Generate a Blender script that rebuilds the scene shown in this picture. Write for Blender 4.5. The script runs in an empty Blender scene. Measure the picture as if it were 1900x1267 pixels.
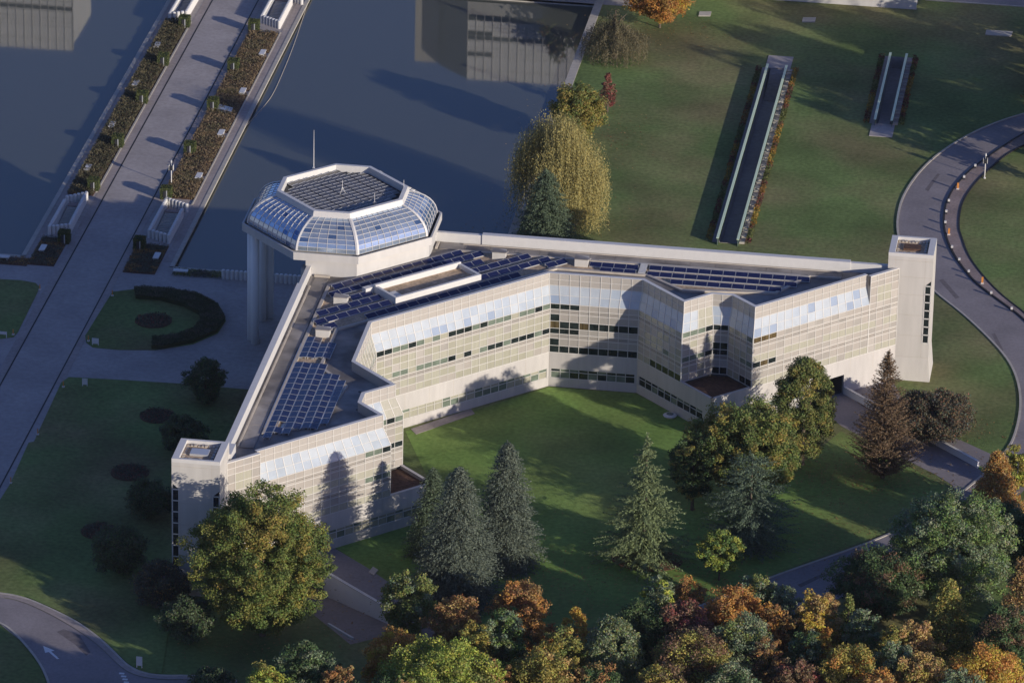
import bpy, bmesh, math, random
import numpy as np
from mathutils import Vector, Matrix
from mathutils.geometry import tessellate_polygon

sc = bpy.context.scene
COL = sc.collection
PI = math.pi

# ------------------------------------------------------------------ camera
FPX, W0, H0 = 10655.222, 1900.0, 1267.0
CAM = Vector((151.09144, -745.121458, 321.186109))
CR = Vector((0.98954236, 0.14290954, 0.01956488))
CU = Vector((-0.07558955, 0.39824976, 0.91415718))
CF = Vector((-0.12285007, 0.90607615, -0.40488747))
cd = bpy.data.cameras.new('camera')
cam = bpy.data.objects.new('camera', cd)
COL.objects.link(cam)
cam.matrix_world = Matrix(((CR.x, CU.x, -CF.x, CAM.x), (CR.y, CU.y, -CF.y, CAM.y), (CR.z, CU.z, -CF.z, CAM.z), (0, 0, 0, 1)))
cd.sensor_width = 36.0
cd.lens = 36.0 * FPX / W0
cd.clip_start = 5.0
cd.clip_end = 4000.0
sc.camera = cam

# ------------------------------------------------------------------ light
SUN_AZ, SUN_EL = math.radians(-34.0), math.radians(12.8)      # azimuth counted from +X
SUN = Vector((math.cos(SUN_AZ) * math.cos(SUN_EL), math.sin(SUN_AZ) * math.cos(SUN_EL), math.sin(SUN_EL)))
world = bpy.data.worlds.new('World')
sc.world = world
world.use_nodes = True
wn = world.node_tree
wn.nodes.clear()
sky = wn.nodes.new('ShaderNodeTexSky')
sky.sky_type = 'NISHITA'
sky.sun_disc = False
sky.sun_elevation = SUN_EL
sky.sun_rotation = PI / 2 - SUN_AZ
sky.air_density = 1.0
sky.dust_density = 0.6
sky.ozone_density = 6.0
bg = wn.nodes.new('ShaderNodeBackground')
bg.inputs['Strength'].default_value = 0.115
wo = wn.nodes.new('ShaderNodeOutputWorld')
tint_ = wn.nodes.new('ShaderNodeMix'); tint_.data_type = 'RGBA'; tint_.blend_type = 'MULTIPLY'; tint_.inputs[0].default_value = 1.0
tint_.inputs[7].default_value = (1.30, 0.93, 1.04, 1.0)          # white balance of the photograph
wn.links.new(sky.outputs[0], tint_.inputs[6])
wn.links.new(tint_.outputs[2], bg.inputs[0])
wn.links.new(bg.outputs[0], wo.inputs[0])
sl = bpy.data.lights.new('sun', 'SUN')
sl.energy = 4.2
sl.angle = math.radians(0.5)
sl.color = (1.0, 0.915, 0.79)
so = bpy.data.objects.new('sun', sl)
COL.objects.link(so)
so.location = (200, -200, 150)
so.rotation_euler = (-SUN).to_track_quat('-Z', 'Y').to_euler()
sc.view_settings.view_transform = 'Standard'
sc.view_settings.look = 'None'
sc.view_settings.gamma = 1.0
sc.view_settings.exposure = 0.25
sc.view_settings.use_curve_mapping = False
sc.cycles.use_denoising = True
sc.cycles.max_bounces = 6
sc.cycles.diffuse_bounces = 3
sc.cycles.glossy_bounces = 3
sc.cycles.transmission_bounces = 4
sc.cycles.transparent_max_bounces = 6
sc.cycles.caustics_reflective = False
sc.cycles.caustics_refractive = False

# ------------------------------------------------------------------ helpers
def at(px, py, z=0.0):
    d = CF + CR * ((px - W0 / 2) / FPX) - CU * ((py - H0 / 2) / FPX)
    return CAM + d * ((z - CAM.z) / d.z)

def proj(p):
    d = Vector(p) - CAM
    z = d.dot(CF)
    return W0 / 2 + FPX * d.dot(CR) / z, H0 / 2 - FPX * d.dot(CU) / z

def height_at(b, ytop):
    lo, hi = 0.0, 90.0
    for _ in range(40):
        m = (lo + hi) / 2
        if proj((b[0], b[1], m))[1] > ytop: lo = m
        else: hi = m
    return lo

def ppm(b):
    return FPX / (Vector((b[0], b[1], 0)) - CAM).dot(CF)

R2 = math.sqrt(0.5)
def pq(p, q):                       # building axes: p along the long facades, q towards the garden
    return ((p + q) * R2, (p - q) * R2)

class MB:
    def __init__(s): s.v = []; s.f = []; s.m = []
    def quad(s, a, b, c, d, m=0):
        n = len(s.v); s.v += [tuple(a), tuple(b), tuple(c), tuple(d)]; s.f.append((n, n+1, n+2, n+3)); s.m.append(m)
    def tri(s, a, b, c, m=0):
        n = len(s.v); s.v += [tuple(a), tuple(b), tuple(c)]; s.f.append((n, n+1, n+2)); s.m.append(m)
    def box(s, x0, y0, z0, x1, y1, z1, m=0):
        if x0 > x1: x0, x1 = x1, x0
        if y0 > y1: y0, y1 = y1, y0
        n = len(s.v)
        s.v += [(x0,y0,z0),(x1,y0,z0),(x1,y1,z0),(x0,y1,z0),(x0,y0,z1),(x1,y0,z1),(x1,y1,z1),(x0,y1,z1)]
        s.f += [(n,n+3,n+2,n+1),(n+4,n+5,n+6,n+7),(n,n+1,n+5,n+4),(n+1,n+2,n+6,n+5),(n+2,n+3,n+7,n+6),(n+3,n,n+4,n+7)]
        s.m += [m]*6
    def hexa(s, p, m=0):            # 8 corners: bottom 4 ccw, top 4 ccw
        n = len(s.v); s.v += [tuple(q) for q in p]
        s.f += [(n,n+3,n+2,n+1),(n+4,n+5,n+6,n+7),(n,n+1,n+5,n+4),(n+1,n+2,n+6,n+5),(n+2,n+3,n+7,n+6),(n+3,n,n+4,n+7)]
        s.m += [m]*6
    def prism(s, poly, z0, z1, m=0, holes=(), bottom=False, side=None):
        side = m if side is None else side
        rings = [poly] + list(holes)
        top = [[Vector((x, y, 0)) for x, y in r] for r in rings]
        flat = [p for r in rings for p in r]
        n = len(s.v)
        s.v += [(x, y, z1) for x, y in flat]
        for t in tessellate_polygon(top):
            a, b, c = (flat[i] for i in t)
            cr = (b[0]-a[0])*(c[1]-a[1]) - (b[1]-a[1])*(c[0]-a[0])
            t = t if cr > 0 else t[::-1]
            s.f.append(tuple(n+i for i in t)); s.m.append(m)
        if z0 is None: return
        for ri, r in enumerate(rings):
            ar = sum(r[i][0]*r[(i+1)%len(r)][1]-r[(i+1)%len(r)][0]*r[i][1] for i in range(len(r)))
            rr = r if (ar > 0) == (ri == 0) else r[::-1]
            for i in range(len(rr)):
                a, b = rr[i], rr[(i+1)%len(rr)]
                s.quad((a[0],a[1],z0),(b[0],b[1],z0),(b[0],b[1],z1),(a[0],a[1],z1), side)
    def strip(s, pts, w0, w1, z0, z1, m=0):     # band along a polyline, offsets w0..w1 to its left
        L = offset_line(pts, w0); Rr = offset_line(pts, w1)
        for i in range(len(pts)-1):
            a, b, c, d = L[i], L[i+1], Rr[i+1], Rr[i]
            if (b[0]-a[0])*(d[1]-a[1])-(b[1]-a[1])*(d[0]-a[0]) < 0: a, b, c, d = d, c, b, a
            s.hexa([(a[0],a[1],z0),(b[0],b[1],z0),(c[0],c[1],z0),(d[0],d[1],z0),(a[0],a[1],z1),(b[0],b[1],z1),(c[0],c[1],z1),(d[0],d[1],z1)], m)
    def tube(s, pts, rad, n=8, m=0, cap=True):
        pts = [Vector(p) for p in pts]
        if not hasattr(rad, '__len__'): rad = [rad]*len(pts)
        rings = []
        for i, p in enumerate(pts):
            t = (pts[min(i+1, len(pts)-1)] - pts[max(i-1, 0)]).normalized()
            a = t.cross(Vector((0, 0, 1)))
            if a.length < 1e-3: a = Vector((1, 0, 0))
            a.normalize(); b = t.cross(a)
            k = len(s.v)
            s.v += [tuple(p + (a*math.cos(2*PI*j/n) + b*math.sin(2*PI*j/n))*rad[i]) for j in range(n)]
            rings.append(k)
        for i in range(len(rings)-1):
            for j in range(n):
                s.f.append((rings[i]+j, rings[i+1]+j, rings[i+1]+(j+1)%n, rings[i]+(j+1)%n)); s.m.append(m)
        if cap:
            s.f.append(tuple(rings[0]+j for j in range(n))); s.m.append(m)
            s.f.append(tuple(rings[-1]+j for j in reversed(range(n)))); s.m.append(m)
    def mesh(s, name, mats, smooth=False):
        me = bpy.data.meshes.new(name)
        me.from_pydata(s.v, [], s.f)
        for m in (mats if isinstance(mats, (list, tuple)) else [mats]): me.materials.append(m)
        if any(s.m): me.polygons.foreach_set('material_index', s.m)
        if smooth: me.polygons.foreach_set('use_smooth', [True]*len(me.polygons))
        return me
    def build(s, name, mats, parent=None, smooth=False, loc=None):
        return link(name, s.mesh(name, mats, smooth), parent, loc)

def link(name, me, parent=None, loc=None):
    o = bpy.data.objects.new(name, me)
    COL.objects.link(o)
    if parent is not None: o.parent = parent
    if loc is not None: o.location = loc
    return o

def offset_line(pts, d, closed=False):
    out = []; n = len(pts)
    for i in range(n):
        def nrm(a, b):
            x, y = b[0]-a[0], b[1]-a[1]; l = math.hypot(x, y) or 1
            return (-y/l, x/l)
        if closed: n0, n1 = nrm(pts[i-1], pts[i]), nrm(pts[i], pts[(i+1)%n])
        else:
            n0 = nrm(pts[max(i-1,0)], pts[max(i,1)]) if i > 0 else nrm(pts[0], pts[1])
            n1 = nrm(pts[i], pts[i+1]) if i < n-1 else n0
        k = 1 + n0[0]*n1[0] + n0[1]*n1[1]
        k = max(k, 0.3)
        out.append((pts[i][0] + d*(n0[0]+n1[0])/k, pts[i][1] + d*(n0[1]+n1[1])/k))
    return out

def resample(pts, n):
    L = [0.0]
    for a, b in zip(pts, pts[1:]): L.append(L[-1] + math.hypot(b[0]-a[0], b[1]-a[1]))
    out = []
    for k in range(n):
        t = L[-1]*k/(n-1); i = max(j for j in range(len(L)-1) if L[j] <= t + 1e-9)
        u = (t-L[i])/max(L[i+1]-L[i], 1e-9)
        out.append((pts[i][0]+(pts[i+1][0]-pts[i][0])*u, pts[i][1]+(pts[i+1][1]-pts[i][1])*u))
    return out

def smooth_line(pts, it=2):
    for _ in range(it):
        o = [pts[0]]
        for a, b in zip(pts, pts[1:]):
            o += [(a[0]*.75+b[0]*.25, a[1]*.75+b[1]*.25), (a[0]*.25+b[0]*.75, a[1]*.25+b[1]*.75)]
        pts = o + [pts[-1]]
    return pts

def smooth_loop(pts, it=2):
    for _ in range(it):
        o = []
        for a, b in zip(pts, pts[1:]+pts[:1]):
            o += [(a[0]*.75+b[0]*.25, a[1]*.75+b[1]*.25), (a[0]*.25+b[0]*.75, a[1]*.25+b[1]*.75)]
        pts = o
    return pts

def gp(pts, z=0.0): return [tuple(at(x, y, z)[:2]) for x, y in pts]

def tag(o, label=None, cat=None, group=None, kind=None):
    if label: o['label'] = label
    if cat: o['category'] = cat
    if group: o['group'] = group
    if kind: o['kind'] = kind
    return o

def empty(name, loc, label, cat, group=None, rz=0.0):
    o = bpy.data.objects.new(name, None)
    COL.objects.link(o); o.location = loc; o.rotation_euler = (0, 0, rz); o.empty_display_size = 0.5
    return tag(o, label, cat, group)

def struct(name, mb, mats): return tag(mb.build(name, mats), kind='structure')

def copy_tree(o, parent=None):
    c = o.copy(); COL.objects.link(c); c.parent = parent
    for ch in list(o.children): copy_tree(ch, c)
    return c

# ------------------------------------------------------------------ materials
def mat(name, col, rough=0.8, spec=0.3, metal=0.0, var=0.0, scale=1.0, bump=0.0, bscale=None, var2=0.0, scale2=0.05, tint=None, coord='Object', stretch=None):
    m = bpy.data.materials.new(name); m.use_nodes = True
    nt = m.node_tree; b = nt.nodes['Principled BSDF']
    b.inputs['Base Color'].default_value = (*col, 1)
    b.inputs['Roughness'].default_value = rough
    b.inputs['Specular IOR Level'].default_value = spec
    b.inputs['Metallic'].default_value = metal
    if var or var2 or bump:
        geo = nt.nodes.new('ShaderNodeNewGeometry')
        src = geo.outputs['Position']
        if stretch:
            mp = nt.nodes.new('ShaderNodeMapping'); mp.inputs['Scale'].default_value = stretch[:3]
            if len(stretch) > 3: mp.inputs['Rotation'].default_value = (0, 0, stretch[3])
            nt.links.new(src, mp.inputs['Vector']); src = mp.outputs['Vector']
        last = None
        for v, s_, det in ((var, scale, 4.0), (var2, scale2, 3.0)):
            if not v: continue
            nz = nt.nodes.new('ShaderNodeTexNoise'); nz.inputs['Scale'].default_value = s_; nz.inputs['Detail'].default_value = det
            nt.links.new(src, nz.inputs['Vector'])
            rp = nt.nodes.new('ShaderNodeMapRange')
            rp.inputs['From Min'].default_value = 0.3; rp.inputs['From Max'].default_value = 0.7
            rp.inputs['To Min'].default_value = 1-v; rp.inputs['To Max'].default_value = 1+v
            nt.links.new(nz.outputs['Fac'], rp.inputs['Value'])
            if last is None: last = rp.outputs['Result']
            else:
                mu = nt.nodes.new('ShaderNodeMath'); mu.operation = 'MULTIPLY'
                nt.links.new(last, mu.inputs[0]); nt.links.new(rp.outputs['Result'], mu.inputs[1]); last = mu.outputs[0]
        if last is not None:
            cm = nt.nodes.new('ShaderNodeMix'); cm.data_type = 'RGBA'; cm.blend_type = 'MULTIPLY'; cm.inputs[0].default_value = 1
            base = None
            if tint:
                nz = nt.nodes.new('ShaderNodeTexNoise'); nz.inputs['Scale'].default_value = tint[1]; nz.inputs['Detail'].default_value = 5
                nt.links.new(src, nz.inputs['Vector'])
                cr_ = nt.nodes.new('ShaderNodeValToRGB')
                cr_.color_ramp.elements[0].position = 0.42; cr_.color_ramp.elements[0].color = (*col, 1)
                cr_.color_ramp.elements[1].position = 0.66; cr_.color_ramp.elements[1].color = (*tint[0], 1)
                nt.links.new(nz.outputs['Fac'], cr_.inputs['Fac']); base = cr_.outputs['Color']
            if base is not None: nt.links.new(base, cm.inputs[6])
            else: cm.inputs[6].default_value = (*col, 1)
            nt.links.new(last, cm.inputs[7])
            nt.links.new(cm.outputs[2], b.inputs['Base Color'])
        if bump:
            nz = nt.nodes.new('ShaderNodeTexNoise'); nz.inputs['Scale'].default_value = bscale or 5; nz.inputs['Detail'].default_value = 3
            nt.links.new(geo.outputs['Position'], nz.inputs['Vector'])
            bp_ = nt.nodes.new('ShaderNodeBump'); bp_.inputs['Strength'].default_value = bump; bp_.inputs['Distance'].default_value = 0.1
            nt.links.new(nz.outputs['Fac'], bp_.inputs['Height']); nt.links.new(bp_.outputs[0], b.inputs['Normal'])
    return m

M = {}
M['grass'] = mat('grass', (0.134, 0.190, 0.062), 0.9, 0.1, var=0.22, scale=1.6, var2=0.30, scale2=0.07, bump=0.9, bscale=9, tint=((0.195, 0.178, 0.082), 0.05))
M['asphalt'] = mat('asphalt', (0.238, 0.212, 0.214), 0.85, 0.3, var=0.10, scale=2.2, var2=0.16, scale2=0.12, bump=0.2, bscale=20)
M['paving'] = mat('paving', (0.345, 0.308, 0.288), 0.85, 0.3, var=0.10, scale=1.4, var2=0.12, scale2=0.15, bump=0.2, bscale=12)
M['footpath'] = mat('footpath', (0.33, 0.28, 0.255), 0.85, 0.3, var=0.12, scale=1.8, var2=0.12, scale2=0.2)
M['brick'] = mat('brick_paving', (0.27, 0.21, 0.19), 0.85, 0.25, var=0.16, scale=2.5, var2=0.15, scale2=0.3)
M['kerb'] = mat('kerb_stone', (0.42, 0.385, 0.33), 0.8, 0.3, var=0.12, scale=1.2)
M['gutter'] = mat('slot_drain', (0.02, 0.02, 0.022), 0.7, 0.3)
M['white'] = mat('white_cladding', (0.515, 0.495, 0.465), 0.55, 0.4, var=0.05, scale=1.2, var2=0.05, scale2=0.2, stretch=(1, 1, .18))
M['stone'] = mat('pale_stone', (0.525, 0.495, 0.45), 0.6, 0.4, var=0.06, scale=1.2, var2=0.06, scale2=0.25, stretch=(1, 1, .15))
M['base'] = mat('base_wall_stone', (0.475, 0.445, 0.415), 0.6, 0.35, var=0.07, scale=1.4, var2=0.06, scale2=0.2, stretch=(1, 1, .15))
M['coping'] = mat('coping', (0.60, 0.58, 0.55), 0.45, 0.45, var=0.03, scale=1.5)
M['frame'] = mat('white_frame', (0.60, 0.575, 0.53), 0.4, 0.45)
M['panel'] = mat('beige_panel', (0.372, 0.337, 0.298), 0.35, 0.5, var=0.03, scale=0.5)
M['panelc'] = mat('beige_panel_dull', (0.335, 0.308, 0.275), 0.4, 0.45, var=0.05, scale=0.7)
M['panelb'] = mat('beige_panel_pale', (0.405, 0.372, 0.332), 0.35, 0.5, var=0.03, scale=0.5)
M['blind'] = mat('glass_over_blind', (0.352, 0.335, 0.262), 0.16, 0.55, var=0.05, scale=3.0, stretch=(1, 1, 0.02))
M['blindb'] = mat('glass_over_pale_blind', (0.382, 0.365, 0.292), 0.16, 0.55, var=0.06, scale=4.0, stretch=(1, 1, 0.02))
M['green'] = mat('green_tinted_glass', (0.15, 0.18, 0.14), 0.10, 0.6, var=0.2, scale=0.9)
M['dark'] = mat('dark_glass', (0.018, 0.024, 0.024), 0.07, 0.6, var=0.5, scale=0.9)
M['brown'] = mat('brown_curtain_glass', (0.095, 0.070, 0.035), 0.12, 0.55, var=0.6, scale=2.2, stretch=(1, 1, 0.02))
M['slope'] = mat('frosted_sloped_glass', (0.42, 0.455, 0.48), 0.22, 0.6, var=0.05, scale=0.35, var2=0.05, scale2=0.9)
M['slopec'] = mat('frosted_sloped_glass_bluish', (0.375, 0.42, 0.465), 0.18, 0.6, var=0.08, scale=0.7)
M['slopeb'] = mat('frosted_sloped_glass_clear', (0.28, 0.335, 0.42), 0.16, 0.6, var=0.07, scale=0.5)
M['gravel'] = mat('roof_gravel', (0.47, 0.35, 0.235), 0.95, 0.1, var=0.30, scale=3.0, var2=0.2, scale2=0.4, bump=0.6, bscale=10)
M['membrane'] = mat('roof_membrane', (0.30, 0.27, 0.24), 0.6, 0.35, var=0.10, scale=0.7, var2=0.22, scale2=0.16, tint=((0.13, 0.115, 0.105), 0.22))
M['ledge'] = mat('roof_ledge', (0.47, 0.415, 0.345), 0.75, 0.3, var=0.12, scale=0.9)
M['solar'] = mat('solar_cell', (0.012, 0.016, 0.060), 0.12, 0.55, var=0.12, scale=1.0)
M['solarg'] = mat('dome_roof_panel', (0.105, 0.096, 0.088), 0.3, 0.6, var=0.25, scale=0.8)
M['alu'] = mat('aluminium', (0.55, 0.55, 0.55), 0.4, 0.5, metal=0.4)
M['dome'] = mat('blue_reflective_glass', (0.44, 0.52, 0.62), 0.10, 0.7, metal=0.66, var=0.16, scale=0.5)
M['domed'] = mat('clear_dome_glass', (0.12, 0.20, 0.36), 0.08, 0.7, metal=0.6, var=0.2, scale=0.4)
M['soil'] = mat('brown_soil', (0.115, 0.068, 0.048), 0.95, 0.1, var=0.3, scale=2.5, bump=0.5, bscale=8)
M['mulch'] = mat('reddish_mulch', (0.16, 0.085, 0.055), 0.95, 0.1, var=0.35, scale=3)
M['bark'] = mat('bark', (0.12, 0.095, 0.07), 0.9, 0.1, var=0.3, scale=4)
M['black'] = mat('dark_metal', (0.03, 0.03, 0.035), 0.5, 0.4)
M['post'] = mat('pale_pole', (0.66, 0.64, 0.60), 0.45, 0.4)
M['orange'] = mat('orange_marker', (0.60, 0.24, 0.05), 0.5, 0.4)
M['bglass'] = mat('balustrade_glass', (0.12, 0.17, 0.145), 0.12, 0.6)
M['paint'] = mat('road_paint', (0.72, 0.72, 0.70), 0.7, 0.3)
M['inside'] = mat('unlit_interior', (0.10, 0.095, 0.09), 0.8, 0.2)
M['rope'] = mat('buoy_line', (0.45, 0.40, 0.33), 0.8, 0.2)
M['mirror'] = M['dark']

def water_material():
    m = bpy.data.materials.new('pond_water'); m.use_nodes = True
    nt = m.node_tree; b = nt.nodes['Principled BSDF']
    b.inputs['Base Color'].default_value = (0.076, 0.082, 0.070, 1)
    b.inputs['Roughness'].default_value = 0.05
    b.inputs['IOR'].default_value = 1.42
    b.inputs['Specular IOR Level'].default_value = 0.5
    geo = nt.nodes.new('ShaderNodeNewGeometry')
    nz = nt.nodes.new('ShaderNodeTexNoise'); nz.inputs['Scale'].default_value = 0.35; nz.inputs['Detail'].default_value = 3
    nt.links.new(geo.outputs['Position'], nz.inputs['Vector'])
    bu = nt.nodes.new('ShaderNodeBump'); bu.inputs['Strength'].default_value = 0.02; bu.inputs['Distance'].default_value = 0.2
    nt.links.new(nz.outputs['Fac'], bu.inputs['Height']); nt.links.new(bu.outputs[0], b.inputs['Normal'])
    return m
M['water'] = water_material()

def leaf_material():
    m = bpy.data.materials.new('leaf'); m.use_nodes = True
    nt = m.node_tree; nt.nodes.clear()
    out = nt.nodes.new('ShaderNodeOutputMaterial')
    a = nt.nodes.new('ShaderNodeAttribute'); a.attribute_name = 'tone'
    d = nt.nodes.new('ShaderNodeBsdfPrincipled'); d.inputs['Roughness'].default_value = 0.65; d.inputs['Specular IOR Level'].default_value = 0.2
    t = nt.nodes.new('ShaderNodeBsdfTranslucent')
    mx = nt.nodes.new('ShaderNodeMixShader'); mx.inputs[0].default_value = 0.32
    nt.links.new(a.outputs['Color'], d.inputs['Base Color']); nt.links.new(a.outputs['Color'], t.inputs['Color'])
    nt.links.new(d.outputs[0], mx.inputs[1]); nt.links.new(t.outputs[0], mx.inputs[2]); nt.links.new(mx.outputs[0], out.inputs[0])
    return m
M['leaf'] = leaf_material()

# ------------------------------------------------------------------ ground, ponds, paving
ZW = -0.5
trench_a = [(77.9, 14.0), (80.6, 14.0), (80.6, 84.6), (77.9, 84.6)]
trench_b = [(96.25, 64.5), (98.55, 64.5), (98.55, 93.2), (96.25, 93.2)]
LW0, LW1 = at(617, 1113, 0), at(707, 1146, 0)
pit = [tuple(at(x, y, 0)[:2]) for x, y in ((560, 1040), (727, 1135), (712, 1180), (650, 1195), (545, 1110))]
pond_l = [(-220, -9.9), (-19.0, -9.9), (-19.0, 108.0), (-220, 108.0)]
pond_r = [(2.5, -9.9), (47.9, -9.9), (47.9, 107.4), (2.5, 107.4)]
g = MB()
g.prism([(-600, -500), (700, -500), (700, 700), (-600, 700)], None, 0.0, 0, holes=[pond_l, pond_r, trench_a, trench_b, pit])
struct('lawn_ground', g, M['grass'])
w = MB()
for p in (pond_l, pond_r):
    w.quad(*[(x, y, ZW) for x, y in p])
struct('pond_water', w, M['water'])
w = MB()                                        # inner walls of the pond basins
for p in (pond_l, pond_r):
    for i in range(4):
        a, b = p[i], p[(i+1) % 4]
        w.quad((b[0], b[1], -1.2), (a[0], a[1], -1.2), (a[0], a[1], 0.03), (b[0], b[1], 0.03))
struct('pond_basin_wall', w, M['kerb'])

pv = MB()
Z1 = 0.02
pv.box(-19.0, -140, -0.3, 2.5, 130, Z1)                                   # causeway between the ponds
pv.prism([(2.5, -9.9), (28.0, -9.9), (28.0, -48.9), (11.9, -48.8), (2.5, -49.2)], -0.3, Z1)
pv.box(-120, -50, -0.3, -19.0, -9.9, Z1)
pv.box(2.5, 107.4, -0.3, 60, 110.6, Z1)
struct('esplanade_paving', pv, M['paving'])
sw = MB()                                                                # lighter side strips beside the carriageway
for x0, x1 in ((-13.6, -12.5), (-5.1, -4.2)):
    sw.box(x0, -52, 0.0, x1, 130, 0.045)
struct('side_walk', sw, M['footpath'])
gt = MB()
for x in (-12.35, -5.2):
    gt.box(x-0.09, -140, 0.0, x+0.09, 130, 0.055)
struct('slot_drain', gt, M['gutter'])
kb = MB()
kb.box(-19.35, -9.9, -0.2, -18.7, 130, 0.10); kb.box(2.15, -9.9, -0.2, 2.75, 130, 0.10)
kb.box(-120, -10.2, -0.2, -18.7, -9.6, 0.10); kb.box(2.15, -10.2, -0.2, 30, -9.6, 0.10)
kb.box(47.6, -9.9, -0.2, 48.9, 110, 0.10)
kb.box(-13.9, 15.4, 0, -13.65, 86.9, 0.16); kb.box(0.75, 13.4, 0, 0.95, 85, 0.16)
struct('quay_kerb', kb, M['kerb'])
qs = MB()
qs.box(0.95, -8, 0, 2.15, 130, 0.05); qs.box(-18.7, -8, 0, -17.9, 130, 0.05)
struct('quay_path', qs, M['footpath'])

# lawns lying on the esplanade
lw = MB()
dl = gp([(208.8,542.5),(182,585),(158,624),(160,636),(172,645),(220,649.5),(288,650),(358,639),(404,619),(419,596),(404,569),(365,549),(315,541),(249,537.5)])
lw.prism(dl, 0, 0.10)
lw.prism(gp([(-90,508),(0,519),(38,521),(66,526),(73,533),(70,542),(33,617),(25,626),(0,629),(-90,636)]), 0, 0.10)
sl_poly = gp([(128,700.5),(230,706),(341,713),(452,723),(400,900),(330,1060),(300,1251),(268,1247),(242,1235),(219,1214),(190,1186),(148,1154),(99,1129),(46,1106),(0,1098),(-120,1085),(-120,1040),(0,928),(19.4,897.6),(53,822),(63,820),(114,710)])
lw.prism(sl_poly, 0, 0.10)
struct('esplanade_lawn', lw, M['grass'])

M['glow_grass'] = mat('facade_glow_grass', (0.165, 0.265, 0.066), 0.9, 0.1, var=0.20, scale=1.6, var2=0.22, scale2=0.09, bump=0.9, bscale=9, tint=((0.20, 0.25, 0.075), 0.05))  # sunlight thrown back by the glazed facade is painted into this brighter grass
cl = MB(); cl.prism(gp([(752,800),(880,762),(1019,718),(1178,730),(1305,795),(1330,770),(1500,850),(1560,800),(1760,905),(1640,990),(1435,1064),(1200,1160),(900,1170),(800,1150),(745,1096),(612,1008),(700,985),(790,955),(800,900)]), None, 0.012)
struct('garden_lawn', cl, M['glow_grass'])
# the curved drive on the right
dr_l = gp([(1960,196),(1894.6,212),(1847,227.4),(1799.5,247.8),(1738.4,285),(1697.7,325.9),(1672.2,366.6),(1663.8,400.5),(1663,430),(1672,466),(1697,505),(1735.8,544.9),(1783.7,580.8),(1831.6,625.3),(1865.8,662.9),(1882.9,693.7),(1891.5,727.9),(1891.5,762),(1884.6,796.3),(1872,830),(1835,870),(1770,925),(1700,965),(1640,995),(1560,1025),(1435,1068),(1330,1110),(1200,1165)])
dr_k = gp([(1975,215),(1900,247),(1850,280),(1808.4,309.5),(1788.4,327.4),(1777.9,340),(1767.4,352.6),(1759,369.5),(1754.7,379),(1752,395),(1751,412),(1752,428),(1757,446),(1765,464),(1774,480.5),(1789.5,501.6),(1808.4,524),(1830,541),(1856,560),(1900,592),(1945,640),(1985,720),(1975,800),(1930,880),(1860,950),(1790,1000),(1700,1050),(1600,1095),(1500,1130),(1380,1175),(1250,1230)])
dr_g = gp([(1985,240),(1920,262),(1874,281.7),(1833.5,315.7),(1806.3,342.8),(1786,373.4),(1780,398),(1778.5,425),(1784,441),(1794,471),(1814.5,502),(1845,536),(1872.6,560),(1905,584),(1960,640)])
N = 90
A, B = smooth_line(dr_l, 2), smooth_line(dr_k, 2)
def band(mb, A, B, z, n):
    A, B = resample(A, n), resample(B, n)
    for i in range(n-1):
        mb.quad((*A[i], z), (*A[i+1], z), (*B[i+1], z), (*B[i], z))
rd = MB(); band(rd, A, B, 0.03, N)
# drive at the lower left
ll_o = smooth_line(gp([(-140,1086),(0,1099),(46,1107.5),(99,1130.4),(148,1155),(190.5,1187),(219,1215),(240,1236),(268,1248.6),(303,1253),(353,1252),(440,1262)]), 2)
ll_i = smooth_line(gp([(-140,1094),(0,1107),(42,1116),(92,1139),(141,1167),(183,1197),(212,1226),(233,1245),(261,1256),(300,1261),(353,1260),(440,1272)]), 2)
rd.prism(ll_i + gp([(520,1290),(420,1420),(110,1420),(100,1290),(82,1240),(40,1190),(0,1158),(-140,1120)]), None, 0.03)
ra = MB()
ra.prism([tuple(at(x, y, 0)[:2]) for x, y in ((1500,735),(1563,722),(1812,866),(1850,905),(1790,935),(1766,899),(1735,880),(1683,854),(1560,790))], None, 0.024)
ra.prism([tuple(at(x, y, 0)[:2]) for x, y in ((1572,735),(1610,665),(1640,680),(1697,778),(1840,843),(1868,835),(1850,880),(1818,864))], None, 0.027)
ra.prism([tuple(at(x, y, 0)[:2]) for x, y in ((560,1018),(612,1012),(680,1052),(748,1098),(830,1160),(790,1200),(728,1136),(602,1062))], None, 0.024)
struct('service_road', ra, M['asphalt'])
struct('drive_road', rd, M['asphalt'])
fp = MB(); band(fp, [p for p in B[:len(B)*20//31]], smooth_line(dr_g, 2), 0.10, 60)
struct('drive_footpath', fp, M['brick'])
kk = MB()
kk.strip(resample(A, 120), -0.02, 0.28, 0.0, 0.13)
kk.strip(ll_o, -0.30, 0.0, 0.0, 0.13)
kk.strip(smooth_line(gp([(-140,1112),(0,1150),(40,1183),(82,1236),(100,1290),(110,1420)]),2), -0.3, 0, 0, 0.12)
struct('drive_kerb', kk, M['kerb'])
kf = MB()
kf.strip(resample(B[:len(B)*20//31], 60), -0.14, 0.14, 0.0, 0.17)
kf.strip(smooth_line(dr_g, 2), -0.12, 0.12, 0.0, 0.17)
struct('footpath_kerb', kf, M['gutter'])
fw = MB(); band(fw, ll_o, ll_i, 0.09, 50)
struct('lower_footpath', fw, M['footpath'])
bl = MB(); bl.prism(gp([(-140,1125),(0,1160),(36,1190),(76,1240),(94,1290),(104,1420),(-140,1420)]), 0, 0.09)
struct('corner_lawn', bl, M['grass'])

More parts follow.
